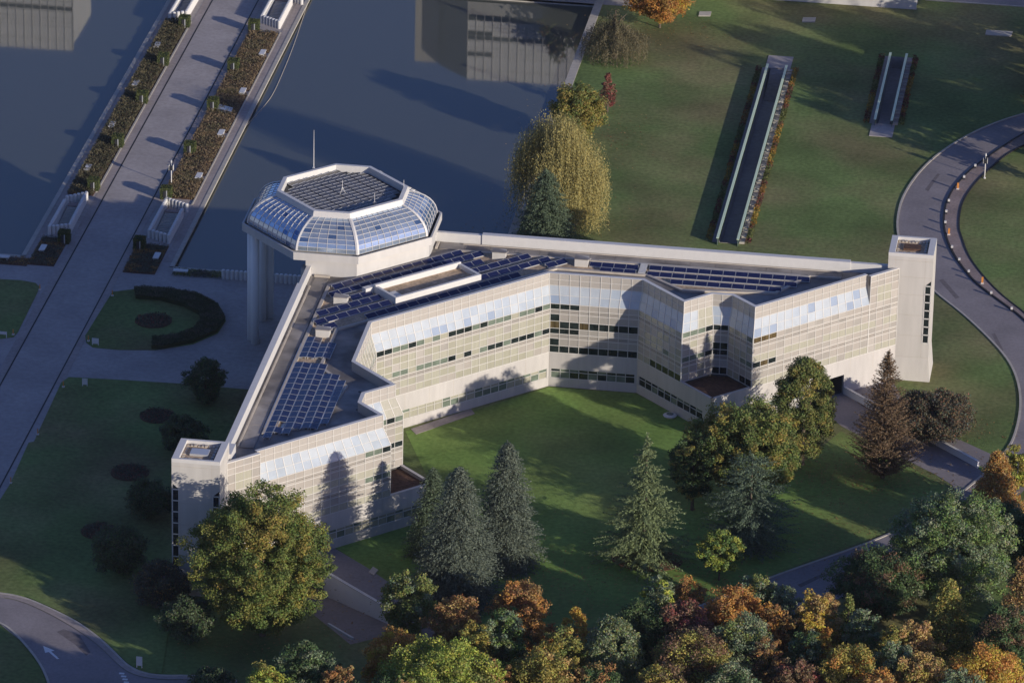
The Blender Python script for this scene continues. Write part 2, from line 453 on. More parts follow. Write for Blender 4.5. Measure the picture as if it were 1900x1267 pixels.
# painted marks on the lower left drive
pm = MB()
tipa, tail = at(80, 1198, 0), at(108, 1222, 0)
ax = (tail - tipa).normalized(); nx = Vector((-ax.y, ax.x, 0))
L_ = (tail - tipa).length
def pp(a, n): v = tipa + ax*a + nx*n; return (v.x, v.y, 0.038)
pm.tri(pp(0, 0), pp(L_*.45, -0.65), pp(L_*.45, 0.65)); pm.quad(pp(L_*.45, -.16), pp(L_, -.16), pp(L_, .16), pp(L_*.45, .16))
for x, y in ((226,1249),(229.5,1254.5),(232,1260),(234.5,1265.5),(237,1271)):
    c = at(x, y, 0); pm.box(c.x-.32, c.y-.2, .03, c.x+.32, c.y+.2, .038)
struct('road_marking', pm, M['paint'])

M['patch'] = mat('road_patch', (0.15, 0.13, 0.13), 0.85, 0.3, var=0.15, scale=1.5)
rp_ = MB()
for pts in ([(105,1172),(118,1167),(148,1178),(168,1210),(160,1216),(140,1196)], [(1716,455),(1722,452),(1726,475),(1719,476)], [(1742,520),(1750,518),(1780,552),(1773,555)], [(1716,352),(1740,322),(1744,324),(1722,356)], [(1840,620),(1846,618),(1862,650),(1856,652)], [(1480,1085),(1530,1062),(1534,1066),(1486,1090)]):
    rp_.prism(gp(pts), None, 0.036)
struct('road_patch', rp_, M['patch'])
# stone slabs in the lawn
for i, (pts, lab) in enumerate([
    ([(1298,23),(1320,23),(1318,31),(1296,31)], 'small grey stone slab set in the lawn right of the orange tree'),
    ([(1490,34),(1514,34),(1512,42),(1488,42)], 'small grey stone slab on the lawn, between the two other slabs'),
    ([(1830,57),(1879,60),(1876,69),(1828,66)], 'long grey slab on the shaded lawn near the top right corner'),
    ([(692,1052),(702,1058),(694,1068),(684,1062)], 'pale square slab on the dark lawn beside the lower wing'),
    ([(1046,724),(1000,732),(980,722),(980,722)], '')][:4]):
    b = MB(); b.prism(gp(pts), 0, 0.12); tag(b.build('stone_slab', M['kerb'] if i < 3 else M['ledge']), lab, 'slab')
b = MB(); b.prism(gp([(762,796),(874,759),(881,768),(772,806)]), 0, 0.05)
tag(b.build('paving_strip', M['footpath']), 'grey paving strip along the foot of the longest garden facade', 'paving')
# ------------------------------------------------------------------ office building
PR = dict(a1=14.751, q1=70.529, c=8.966, e=8.978, g=4.849, h=1.910, k=4.803, p7=49.943, d=0.745)
q3 = PR['q1'] + PR['c'] + PR['e']
q6 = q3 + PR['h'] + PR['k']
a2 = PR['a1'] + PR['c']
VR = [(PR['a1'], PR['q1']), (a2, PR['q1']+PR['c']), (a2, q3), (a2+PR['g'], q3), (a2+PR['g']+PR['h'], q3+PR['h']), (a2+PR['g']+PR['h'], q6), (PR['p7'], q6)]
UP = [VR[i] for i in range(6, -1, -1)] + [(-p, q) for p, q in VR]        # right tower -> left tower, garden on the left hand
UPW = [pq(*v) for v in UP]
LOW = offset_line(UPW, PR['d'])
QF = q6 + PR['d']
PT = 55.0
ZR, ZG, ZT = 16.32, 12.25, 5.05
TR, TL = pq(PT, QF), pq(-PT, QF)
building = empty('office_building', (58, -58, 0), 'white V shaped office building with glazed garden facades and solar panels on its flat roof', 'office building')
BI = building.matrix_world.inverted() if False else Matrix.Translation((-58, 58, 0))
def bparts(mb, name, mats, parent=building, smooth=False):
    off = Vector((58, -58, 0))
    mb.v = [(x-58, y+58, z) for x, y, z in mb.v]
    return mb.build(name, mats, parent, smooth)

EY = -27.7                                          # outer face of the right wing; the left wing mirrors it
# solid core behind the facade panels
core_low = offset_line([TR] + LOW + [TL], -0.22)
core_up = offset_line([pq(PT, QF)] + UPW + [pq(-PT, QF)], -0.22)
back = [(27.9, -105.0), (27.9, -27.9), (105.0, -27.9)]
cw = MB()
cw.prism(core_low + back, 4.6, 12.3)
cw.prism(core_up + back, 12.3, 14.5)
bparts(cw, 'inner_wall', M['inside'])
ow = MB()                                           # outer walls with a dark strip of windows between the storeys
for z0, z1, ins in ((0, 5.2, 0), (5.2, 6.3, .12), (6.3, 8.8, 0), (8.8, 9.9, .12), (9.9, 12.4, 0), (12.4, 13.5, .12), (13.5, 15.0, 0)):
    m = 1 if ins else 0
    ow.box(27.7+ins, -105.2, z0, 28.4, -42.0, z1, m)
    ow.box(42.0, -28.4, z0, 105.2, -27.7-ins, z1, m)
bparts(ow, 'outer_wall', [M['white'], M['dark']])
# roof deck and parapets
inner = offset_line([pq(PT, QF)] + UPW + [pq(-PT, QF)], -0.40)
rf = MB()
rf.prism(inner + back, 14.6, 15.0)
bparts(rf, 'roof_deck', M['membrane'])
pr = MB()
pr.strip(UPW, -0.07, -0.40, 14.9, ZR, 0)
pr.strip(UPW, 0.06, -0.46, ZR, ZR+0.07, 1)
fl_r = [TR, pq(PR['p7'], QF)]; fl_l = [pq(-PR['p7'], QF), TL]
for f_ in (fl_r, fl_l):
    pr.strip(f_, -0.07, -0.40, 14.9, ZR, 0); pr.strip(f_, 0.06, -0.46, ZR, ZR+0.07, 1)
bparts(pr, 'garden_parapet', [M['panel'], M['coping']])
op = MB()
op.box(42.5, -28.35, 14.9, 49.5, -27.75, 16.35); op.box(49.5, -28.5, 14.9, 100.0, -27.6, 16.5); op.box(100.0, -28.35, 14.9, 105.2, -27.75, 16.35)
op.box(27.75, -49.5, 14.9, 28.35, -42.5, 16.35); op.box(27.6, -102.0, 14.9, 28.4, -49.5, 16.5); op.box(27.2, -105.2, 14.9, 29.2, -102.0, 16.9)
bparts(op, 'outer_parapet', M['coping'])
gv = [(46.5, -31.4), (94.5, -31.4), (90.8, -37.7), (78.4, -39.2), (73.0, -34.9), (60.7, -34.9)]
gvm = [(-y, -x) for x, y in reversed(gv)]
grav_poly = [(31.4, -46.5), (46.5, -31.4)][1:] + gv[1:] + gvm[:-1] + [(31.4, -46.5)]
gr = MB(); gr.prism(grav_poly, 15.0, 15.06)
bparts(gr, 'gravel_bed', M['gravel'])
le = MB()
le.strip(grav_poly + grav_poly[:1], -0.22, 0.22, 15.0, 15.26)
le.strip([(47.0, -28.9), (99.0, -28.9)], -.12, .12, 15.0, 15.2); le.strip([(28.9, -47.0), (28.9, -99.0)], -.12, .12, 15.0, 15.2)
le.box(43.4, -31.0, 15.0, 43.7, -28.9, 15.3); le.box(28.9, -43.7, 15.0, 31.0, -43.4, 15.3)
le.box(94.5, -31.2, 15.0, 99.0, -30.9, 15.22)
bparts(le, 'roof_ledge', M['ledge'])
for i in range(16):
    wk = MB(); wk.box(43.9+i*3.45, -30.9, 15.0, 43.9+i*3.45+3.41, -29.05, 15.09+0.01*(i % 2)); bparts(wk, 'walkway_slab', M['membrane'])
    wk = MB(); wk.box(29.05, -43.9-i*3.45-3.41, 15.0, 30.9, -43.9-i*3.45, 15.09+0.01*(i % 2)); bparts(wk, 'walkway_slab', M['membrane'])
                                                    # lapped seams, drains and a cable duct on the membrane
for i in range(9):
    x = 33.0+i*2.9; y = -x-25.5+4.2
    pa_, pb_ = pq(-13.5+i*3.2, 66.4), pq(-13.5+i*3.2, 69.9)
    sm = MB(); sm.strip([pa_, pb_], -.05, .05, 15.0, 15.025); bparts(sm, 'membrane_seam', M['ledge'])
for (x, y) in ((38.5, -70.0), (41.2, -79.5), (41.8, -85.0), (62, -36.5), (76.5, -40.5), (86, -40.4)):
    sm = MB(); sm.tube([(x, y, 15.0), (x, y, 15.05)], .22, 10); bparts(sm, 'roof_drain', M['black'])
du = MB(); du.box(66.0, -31.05, 15.06, 93.5, -30.95, 15.2); bparts(du, 'cable_duct', M['alu'])
du = MB(); du.box(31.05, -93.0, 15.06, 31.15, -66.0, 15.2); bparts(du, 'cable_duct', M['alu'])
# flat-topped light court on the roof between the panel rows
lc = MB()
def pbox(mb, p0, q0, z0, p1, q1, z1, m=0):
    c = [pq(p0, q0), pq(p0, q1), pq(p1, q1), pq(p1, q0)]
    ar = (c[1][0]-c[0][0])*(c[2][1]-c[0][1])-(c[1][1]-c[0][1])*(c[2][0]-c[0][0])
    if ar < 0: c = c[::-1]
    mb.hexa([(x, y, z0) for x, y in c] + [(x, y, z1) for x, y in c], m)
pbox(lc, -7, 60.3, 15.0, 7.2, 60.7, 16.3); pbox(lc, -7, 64.9, 15.0, 7.2, 65.3, 16.1); pbox(lc, -7, 60.7, 15.0, -6.6, 64.9, 16.1); pbox(lc, 6.8, 60.7, 15.0, 7.2, 64.9, 16.1)
pbox(lc, -8.3, 59.4, 15.0, 6.9, 60.25, 15.9)
pbox(lc, -6.3, 62.6, 15.5, -5.2, 64.2, 15.75)
pbox(lc, -6.6, 60.7, 15.0, 6.8, 64.9, 15.5, 1)
bparts(lc, 'roof_light_court', [M['coping'], M['gravel']])

# garden facades -------------------------------------------------------------
ROWS = [(5.05, 6.10), (6.10, 7.15), (7.15, 7.85), (7.85, 8.65), (8.65, 9.70), (9.70, 10.75), (10.75, 11.45), (11.45, 12.25)]
UROWS = [(14.60, 15.45), (15.45, 16.30)]
FROWS = ROWS + [(12.25, 13.40), (13.40, 14.60)] + UROWS
rnd = random.Random(5)
mesh_cache = {}
def plate(w_, h_, m, key, mats, t=0.06):
    k = (round(w_, 2), round(h_, 2), key)
    if k not in mesh_cache:
        b = MB(); b.box(0.035, -t, 0.035, w_-0.035, 0.0, h_-0.035)
        mesh_cache[k] = b.mesh(key, m)
    return mesh_cache[k]

def place(mesh, name, parent, x, y, z):
    o = bpy.data.objects.new(name, mesh); COL.objects.link(o); o.parent = parent; o.location = (x, y, z); return o

def pick(kind, row, j, n):
    """material key of the pane in module j of n (counted from the left as seen from the garden)"""
    r = rnd.random()
    top = row in (3, 7)
    if kind == 'long':
        if top: return 'dark' if r < .42 else 'green' if r < .85 else 'blind'
        if row in (2, 6): return 'panelb'
        return 'blind' if r < .45 else 'blindb' if r < .7 else 'panelb'
    if kind == 'centre':
        if top: return 'dark' if j < 3 else 'panel'
        if row in (0, 4): return 'brown' if (row == 4 and j in (0, 3)) else 'dark'
        if row in (1, 5): return 'dark' if j == 0 else 'panel'
        return 'panel'
    if kind == 'shade':
        if top: return 'blind' if j < n*0.35 else ('green' if r < .3 else 'blindb')
        if row == 0: return 'blind' if j < 2 else 'dark'
        if row in (4, 5): return 'blind' if r < .35 else 'panel'
        return 'panel'
    if kind == 'notch':
        if top: return 'green' if r < .75 else 'dark'
        return 'panel' if row in (2, 6) else ('blind' if r < .3 else 'panelb')
    if kind == 'dark':
        if row in (0, 4, 7, 3): return 'dark'
        return 'panel'
    if kind == 'end':          # wing ends with mostly beige rows
        if top: return 'panel'
        if row in (0, 4): return 'blindb' if r < .85 else 'panel'
        if row in (8, 9): return 'blindb' if 0 < j < 3 else 'panel'
        return 'panel' if r < .7 else 'panelb'
    if kind == 'endr':
        if top and j < 3: return 'dark' if r < .6 else 'brown'
        return pick('end', row, j, n)
    if kind == 'endl':
        if top and j >= n-3: return 'dark' if r < .6 else 'green'
        return pick('end', row, j, n)

NAMES = {'dark': 'window_pane', 'brown': 'window_pane', 'green': 'window_pane', 'blind': 'blind_pane', 'blindb': 'blind_pane', 'panel': 'cladding_panel', 'panelb': 'cladding_panel', 'panelc': 'cladding_panel'}
PANE_COUNT = {}
def facet(S, E, SU, EU, kind, rows, sloped, seen=True, skip_end=0):
    """S,E: lower plan corners (right end, left end seen from the garden). SU,EU: upper, set back corners."""
    S, E = Vector((*S, 0)), Vector((*E, 0))
    L = (E-S).length
    ex = (E-S)/L; ey = Vector((-ex.y, ex.x, 0))
    n = max(1, round(L/1.34)); wd = L/n
    rot = math.atan2(ex.y, ex.x)
    fr = MB()
    zlo, zhi = rows[0][0], (ZG if sloped else rows[-1][1])
    for i in range(n+1):
        x = min(max(i*wd, 0.035), L-0.035)
        fr.box(x-0.034, -0.05, zlo, x+0.034, 0.06, zhi)
    for z in [r[0] for r in rows if r[0] < 12.3] + [zhi]:
        fr.box(0, -0.05, z-0.035, L, 0.055, z+0.035)
    if not sloped:
        for r in rows:
            if r[0] >= 12.3: fr.box(0, -0.05, r[0]-0.035, L, 0.055, r[0]+0.035)
    for z in (7.5, 11.1):
        fr.box(0, -0.02, z-0.017, L, 0.02, z+0.017, 1)
    T = Matrix.Translation(S) @ Matrix.Rotation(rot, 4, 'Z')
    Ti = T.inverted()
    if sloped:
        su, eu = Ti @ Vector((*SU, 0)), Ti @ Vector((*EU, 0))
        def low(t): return Vector((L*t, 0, ZG))
        def upp(t, z): v = su.lerp(eu, t); return Vector((v.x, v.y, z))
        def slp(t, s): return low(t).lerp(upp(t, 14.6), s)
        nrm = Vector((0, 2.35, 0.745)).normalized()
        for i in range(n+1):
            t = i/n; a, b_ = slp(t, 0), slp(t, 1); dx = Vector((0.045, 0, 0))
            fr.hexa([a-dx-nrm*.04, a+dx-nrm*.04, a+dx+nrm*.05, a-dx+nrm*.05, b_-dx-nrm*.04, b_+dx-nrm*.04, b_+dx+nrm*.05, b_-dx+nrm*.05])
            c = upp(t, 14.6); fr.box(c.x-.04, c.y-.05, 14.6, c.x+.04, c.y+.06, 16.3)
        for s in (0.47, 1.0):
            a, b_ = slp(0, s), slp(1, s); dz = Vector((0, 0, .035))
            fr.hexa([a-dz-nrm*.03, b_-dz-nrm*.03, b_-dz+nrm*.04, a-dz+nrm*.04, a+dz-nrm*.03, b_+dz-nrm*.03, b_+dz+nrm*.04, a+dz+nrm*.04][::1])
        a, b_ = upp(0, 0), upp(1, 0)
        fr.hexa([(a.x, a.y-.03, 15.42), (b_.x, b_.y-.03, 15.42), (b_.x, b_.y+.05, 15.42), (a.x, a.y+.05, 15.42), (a.x, a.y-.03, 15.48), (b_.x, b_.y-.03, 15.48), (b_.x, b_.y+.05, 15.48), (a.x, a.y+.05, 15.48)])
    fo = fr.build('facade', [M['frame'], M['gutter']], building)
    fo.matrix_local = Matrix.Translation((-58, 58, 0)) @ T
    if not seen:
        b = MB()
        b.box(0, -.05, zlo, L, 0.0, zhi)
        if sloped:
            b.quad(low(0), low(1), slp(1, 1), slp(0, 1)); b.quad(upp(0, 14.6), upp(1, 14.6), upp(1, 16.3), upp(0, 16.3))
        b.build('cladding', M['panel'], fo); return
    for j in range(n):
        i = n-1-j                                  # module index from the right
        for ri, (z0, z1) in enumerate(rows):
            if sloped and z0 >= 12.2: continue
            key = pick(kind, ri if z0 < 12.2 else (8 if z0 < 13 else 9 if z0 < 14.5 else 2), j, n)
            if key in ('panel', 'panelb'): key = ('panel', 'panel', 'panelb', 'panelc')[int(rnd.random()*4)]
            place(plate(wd, z1-z0, M[key], key, None), NAMES[key], fo, i*wd, rnd.uniform(-.006, .006), z0)
        if sloped:
            for s0, s1 in ((0, .47), (.47, 1)):
                q = [slp((i+.03)/n, s0+.012), slp((i+.97)/n, s0+.012), slp((i+.97)/n, s1-.012), slp((i+.03)/n, s1-.012)]
                b = MB(); b.quad(*q); tl = nrm*0.05
                for k in range(4): b.quad(q[k]-tl, q[(k+1) % 4]-tl, q[(k+1) % 4], q[k])
                u_ = rnd.random(); key = ('slopeb' if u_ < .10 else 'slopec' if u_ < .50 else 'slope') if s0 == 0 else ('slopeb' if u_ < .04 else 'slopec' if u_ < .22 else 'slope')
                if kind == 'notch' and j >= 2: key = 'blindb'
                b.build('sloped_pane', M[key], fo)
            for z0, z1 in UROWS:
                a, b_ = upp(i/n, z0), upp((i+1)/n, z0)
                place(plate(b_.x-a.x, z1-z0, M['panelb'], 'panelb', None), 'cladding_panel', fo, a.x, a.y, z0)

kinds = ['endr', 'notch_v', 'dark', 'notch', 'shade', 'centre', 'long', 'centre_m', 'x', 'notchl', 'x', 'x', 'endl']
# facets from right to left: 0 F4, 1 notch v (shade), 2 notch b (dark), 3 notch u, 4 F3, 5 F2, 6 F1, 7 F2 mirrored, 8 F3 mirrored, 9 notch u left, 10, 11, 12 L1
kmap = {0: 'endr', 1: 'shade', 2: 'dark', 3: 'notch', 4: 'shade', 5: 'centre', 6: 'long', 7: 'notch', 8: None, 9: 'notch', 10: None, 11: None, 12: 'endl'}
for i in range(13):
    k = kmap[i]
    facet(LOW[i], LOW[i+1], UPW[i], UPW[i+1], k or 'end', ROWS, True, k is not None)
facet(TR, pq(PR['p7'], QF), None, None, 'end', FROWS, False)
facet(pq(-PR['p7'], QF), TL, None, None, 'end', FROWS, False)
# return walls at the ends of the set back strips
rt = MB()
for sgn in (1, -1):
    a, b = pq(sgn*PR['p7'], q6), pq(sgn*PR['p7'], QF)
    rt.quad((*b, ZG), (*b, ZR), (*a, ZR), (*a, 14.6))
    c = pq(sgn*(PR['p7']+.12), q6-.2); d_ = pq(sgn*(PR['p7']+.12), QF-.02)
    rt.quad((*a, 14.6), (*a, ZR), (*c, ZR), (*c, 14.6))
bparts(rt, 'return_wall', M['panel'])

# ground floor band with its window strip -----------------------------------------
pc = a2 - PR['d']
band_pts = {'R2': (pc, QF), 'RT': (PT, QF)}
GB = [pq(PT, QF), pq(pc, QF), LOW[5], LOW[6], LOW[7], LOW[8], pq(-pc, QF), pq(-PT, QF)]
GBi = offset_line(GB, -0.35)
ground_panes = 0
def ground_wall(S, E, wins, doors, seen=True):
    S, E = Vector((*S, 0)), Vector((*E, 0)); L = (E-S).length; ex = (E-S)/L
    rot = math.atan2(ex.y, ex.x)
    T = Matrix.Translation((-58, 58, 0)) @ Matrix.Translation(S) @ Matrix.Rotation(rot, 4, 'Z')
    b = MB()
    cuts = sorted(set([0, L] + [v for w_ in wins for v in w_] + [v for d_ in doors for v in d_]))
    for x0, x1 in zip(cuts, cuts[1:]):
        m = (x0+x1)/2
        if any(d0 <= m <= d1 for d0, d1 in doors): b.box(x0, -.35, 2.85, x1, 0, 5.05)
        elif any(w0 <= m <= w1 for w0, w1 in wins): b.box(x0, -.35, 0, x1, 0, 1.27); b.box(x0, -.35, 2.69, x1, 0, 5.05)
        else: b.box(x0, -.35, 0, x1, 0, 5.05)
    x = 3.95
    while x < L:                                    # joints between the wall panels
        b.box(x-.02, -.01, 2.75, x+.02, .004, 5.05, 1); b.box(x-.02, -.01, 0.0, x+.02, .004, 1.2, 1) if not any(d0-.1 <= x <= d1+.1 for d0, d1 in doors) else None
        x += 4.02
    b.box(0, -.4, 5.05, L, .03, 5.12)
    o = b.build('ground_floor_wall', [M['base'], M['ledge']], building); o.matrix_local = T
    for w0, w1 in wins:
        n = max(1, round((w1-w0)/1.34)); wd = (w1-w0)/n
        fr = MB()
        for i in range(n+1): fr.box(w0+i*wd-.04, -.2, 1.27, w0+i*wd+.04, -.04, 2.69)
        for z in (1.30, 2.23, 2.66): fr.box(w0, -.2, z-.03, w1, -.04, z+.03)
        fo = fr.build('window_strip', M['frame'], o)
        for i in range(n):
            for z0, z1 in ((1.30, 2.23), (2.23, 2.66)):
                key = ('blind' if rnd.random() < .55 else 'green') if seen == 'pale' else ('dark' if rnd.random() < .6 else 'green')
                place(plate(wd, z1-z0, M[key], key, None), 'window_pane', fo, w0+i*wd, -.12, z0)
LF4 = PT-pc
ground_wall(GB[0], GB[1], [(LF4-(40-pc-.6), LF4-2.0)], [(PT-46, PT-40)], 'pale')
l3 = math.dist(GB[1], GB[2]); ground_wall(GB[1], GB[2], [(1.9, l3-.4)], [], 'dark')
l2 = math.dist(GB[2], GB[3]); ground_wall(GB[2], GB[3], [(.3, l2-.3)], [], 'dark')
l1 = math.dist(GB[3], GB[4]); ground_wall(GB[3], GB[4], [(.3, l1-.3)], [], 'pale')
ground_wall(GB[4], GB[5], [], []); ground_wall(GB[5], GB[6], [], [])
ground_wall(GB[6], GB[7], [(2.0, 40-pc-.6)], [(40-pc, 46-pc)], 'pale')
# terraces inside the squared corners
for sg in (1, -1):
    tb = MB()
    P4 = [(pc+.3, QF-.3), (pc+.3, q3+PR['d']), (a2+PR['g']+PR['h']+.4, q3), (a2+PR['g']+PR['h']+.4, QF-.3)]
    poly = [pq(sg*p, q) for p, q in P4]
    tb.prism(offset_line(poly if sg > 0 else poly[::-1], 0.0, True), 4.2, 4.62)
    o = bparts(tb, 'planted_terrace', M['soil'])
# passages under the wings
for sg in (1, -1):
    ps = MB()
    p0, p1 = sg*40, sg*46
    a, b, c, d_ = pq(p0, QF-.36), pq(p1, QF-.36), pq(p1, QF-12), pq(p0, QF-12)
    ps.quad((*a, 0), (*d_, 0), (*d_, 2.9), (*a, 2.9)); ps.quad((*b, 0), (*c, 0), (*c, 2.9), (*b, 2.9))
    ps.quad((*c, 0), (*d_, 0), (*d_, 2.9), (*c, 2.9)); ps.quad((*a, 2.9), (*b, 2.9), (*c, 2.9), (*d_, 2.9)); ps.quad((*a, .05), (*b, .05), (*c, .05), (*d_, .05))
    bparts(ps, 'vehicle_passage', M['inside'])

# stair towers --------------------------------------------------------------
def stair_tower(x0, y0, x1, y1, label, strips):
    t = empty('stair_tower', ((x0+x1)/2, (y0+y1)/2, 0), label, 'tower', 'stair towers at the ends of the wings')
    cx, cy = (x0+x1)/2, (y0+y1)/2; hx, hy = (x1-x0)/2, (y1-y0)/2; ZH = 18.59
    b = MB()
    zs = [0, 3.4, 6.6, 9.6, 12.6, 15.2, 17.6]
    zs2 = zs[1:] + [18.59]
    for i, (za, zb) in enumerate(zip(zs, zs2)):
        e = 0.0 if i > 0 else .0
        if i == 0:
            b.hexa([(-hx-.35,-hy-.35,0),(hx+.35,-hy-.35,0),(hx+.35,hy,0),(-hx-.35,hy,0),(-hx,-hy,za+3.36),(hx,-hy,zb-.04),(hx,hy,zb-.04),(-hx,hy,zb-.04)][:8])
        else:
            b.box(-hx, -hy, za, hx, hy, zb-.04 if zb < 18.5 else 17.6+.5)
        b.box(-hx+.03, -hy+.03, zb-.04, hx-.03, hy-.03, min(zb, 18.0)+.0, 1) if zb < 18.5 else None
    for xv in (-hx+1.0, hx-1.05):                                  # vertical joints
        b.box(xv-.015, -hy-.004, 3.4, xv+.015, -hy+.1, 18.1, 1)
    b.build('tower_wall', [M['stone'], M['ledge']], t)
    p = MB(); k = 1.05
    p.box(-hx, -hy, 18.1, hx, -hy+.35, ZH); p.box(-hx, hy-.45, 18.1, hx, hy, ZH)
    p.box(-hx, -hy+.35, 18.1, -hx+.85, hy-.45, ZH); p.box(hx-.85, -hy+.35, 18.1, hx, hy-.45, ZH)
    p.build('parapet', M['coping'], t)
    r_ = MB(); r_.box(-hx+.85, -hy+.35, 17.5, hx-.85, hy-.45, 18.12); r_.build('roof', M['gravel'], t)
    for gx in range(9):
        for gy in range(6):
            if 2 <= gx <= 6 and 2 <= gy <= 3: continue
            if (gx in (0, 8) or gy in (0, 5)):
                q = MB(); u, v = -1.9+gx*.46, -2.05+gy*.82
                q.box(u-.16, v-.24, 18.12, u+.16, v+.24, 18.2+.06*((gx*7+gy*3) % 3)); q.build('paving_block', M['ledge'], t)
    q = MB(); q.box(-1.2, -.9, 18.12, 1.1, .8, 18.42); q.build('roof_hatch', M['alu'] if 'lower' in label else M['soil'], t)
    for (u0, u1, zb, zt, lean) in strips:
        f_ = MB(); n = 7; h = (zt-zb)/n
        f_.box(u0-.09, -hy-.04, zb-.07, u0+.07, -hy+.05, zt); f_.box(u1-.07, -hy-.04, zb-.07, u1+.07, -hy+.05, zt)
        for i in range(n+1): f_.box(u0, -hy-.04, zb+i*h-.075, u1, -hy+.05, zb+i*h+.075)
        fo = f_.build('window_strip', M['frame'], t)
        for i in range(n):
            q = MB(); q.box(u0+.05, -hy-.012, zb+i*h+.045, u1-.05, -hy+.03, zb+(i+1)*h-.045); q.build('window_pane', M['dark'], fo)
        q = MB(); a, b_, c = (u0+.05, -hy-.012, zt+.05), (u1-.02, -hy-.012, zt+.05), ((u1-.02) if lean > 0 else u0+.05, -hy-.012, zt+.75)
        q.tri(a, b_, c); q.build('top_pane', M['dark'], fo)
    return t
stair_tower(105.16, -28.95, 111.25, -22.83, 'beige stair tower at the far right end, beside the curving drive', [(2.1, 2.93, 5.6, 14.0, 1)])
stair_tower(22.83, -111.25, 28.95, -105.16, 'beige stair tower at the lower left end, partly behind the big maple', [(-2.97, -2.15, 3.6, 14.4, -1), (2.15, 2.97, 3.6, 13.8, 1)])

# ------------------------------------------------------------------ glass rotunda
OC = (30.434, -30.434)
def octo(R_, w_): return [(OC[0]+x, OC[1]+y) for x, y in ((-w_,R_),(w_,R_),(R_,w_),(R_,-w_),(w_,-R_),(-w_,-R_),(-R_,-w_),(-R_,w_))]
rot_ = empty('glass_rotunda', (OC[0], OC[1], 0), 'octagonal rotunda with curved blue glass and white ribs, carried on tall white columns', 'rotunda')
def rparts(mb, name, mats, parent=rot_, smooth=False):
    mb.v = [(x-OC[0], y-OC[1], z) for x, y, z in mb.v]
    return mb.build(name, mats, parent, smooth)
b = MB()
b.prism(octo(13.1, 4.44), 17.25, 18.0); 
ring = octo(13.1, 4.44); ring_i = octo(12.85, 4.34)
for i in range(8):
    a, c = ring[i], ring[(i+1) % 8]; d_, e = ring_i[(i+1) % 8], ring_i[i]
    b.hexa([(*a,18.0),(*e,18.0),(*d_,18.0),(*c,18.0),(*a,18.34),(*e,18.34),(*d_,18.34),(*c,18.34)][:8])
poly = ring[::-1]
n0 = len(b.v); b.v += [(x, y, 17.25) for x, y in ring]; b.f.append(tuple(range(n0, n0+8))); b.m.append(0)
rparts(b, 'cornice', M['white'])
b = MB()
for i in range(8):
    a, c = octo(12.8, 4.32)[i], octo(12.8, 4.32)[(i+1) % 8]; e, d_ = octo(12.38, 4.2)[i], octo(12.38, 4.2)[(i+1) % 8]
    b.quad((*a, 18.02), (*e, 18.02), (*d_, 18.02), (*c, 18.02))
rparts(b, 'gutter', M['gutter'])
b = MB(); b.prism([(27.6, -43.1), (34.6, -43.1), (43.1, -34.6), (43.1, -27.6), (27.6, -27.6)], 14.0, 17.3)
b.box(27.0, -43.4, 0, 28.5, -41.8, 15.9); b.box(27.75, -49, 0, 28.2, -27.75, 14.9); b.box(27.75, -28.2, 0, 49, -27.75, 14.9)
rparts(b, 'drum_wall', M['white'])
M['column'] = mat('white_column', (0.80, 0.79, 0.77), 0.5, 0.4, var=0.03, scale=0.4)
for x, y in ((18.9,-33.6),(18.2,-32.4),(18.4,-25.7),(19.3,-24.7),(33.6,-18.9),(32.4,-18.2),(25.7,-18.4),(24.7,-19.3)):
    b = MB(); b.tube([(x, y, 0), (x, y, 17.26)], 0.60, 20); rparts(b, 'column', M['column'], smooth=True)
ZF, ZTP = 18.35, 21.95
AM = math.radians(74)
def prof(t):
    a = t*AM
    fr = (1-math.cos(a))/(1-math.cos(AM)); fz = math.sin(a)/math.sin(AM)
    return 12.4+(8.70-12.4)*fr, 4.2+(2.50-4.2)*fr, ZF+(ZTP-ZF)*fz
NR = 8
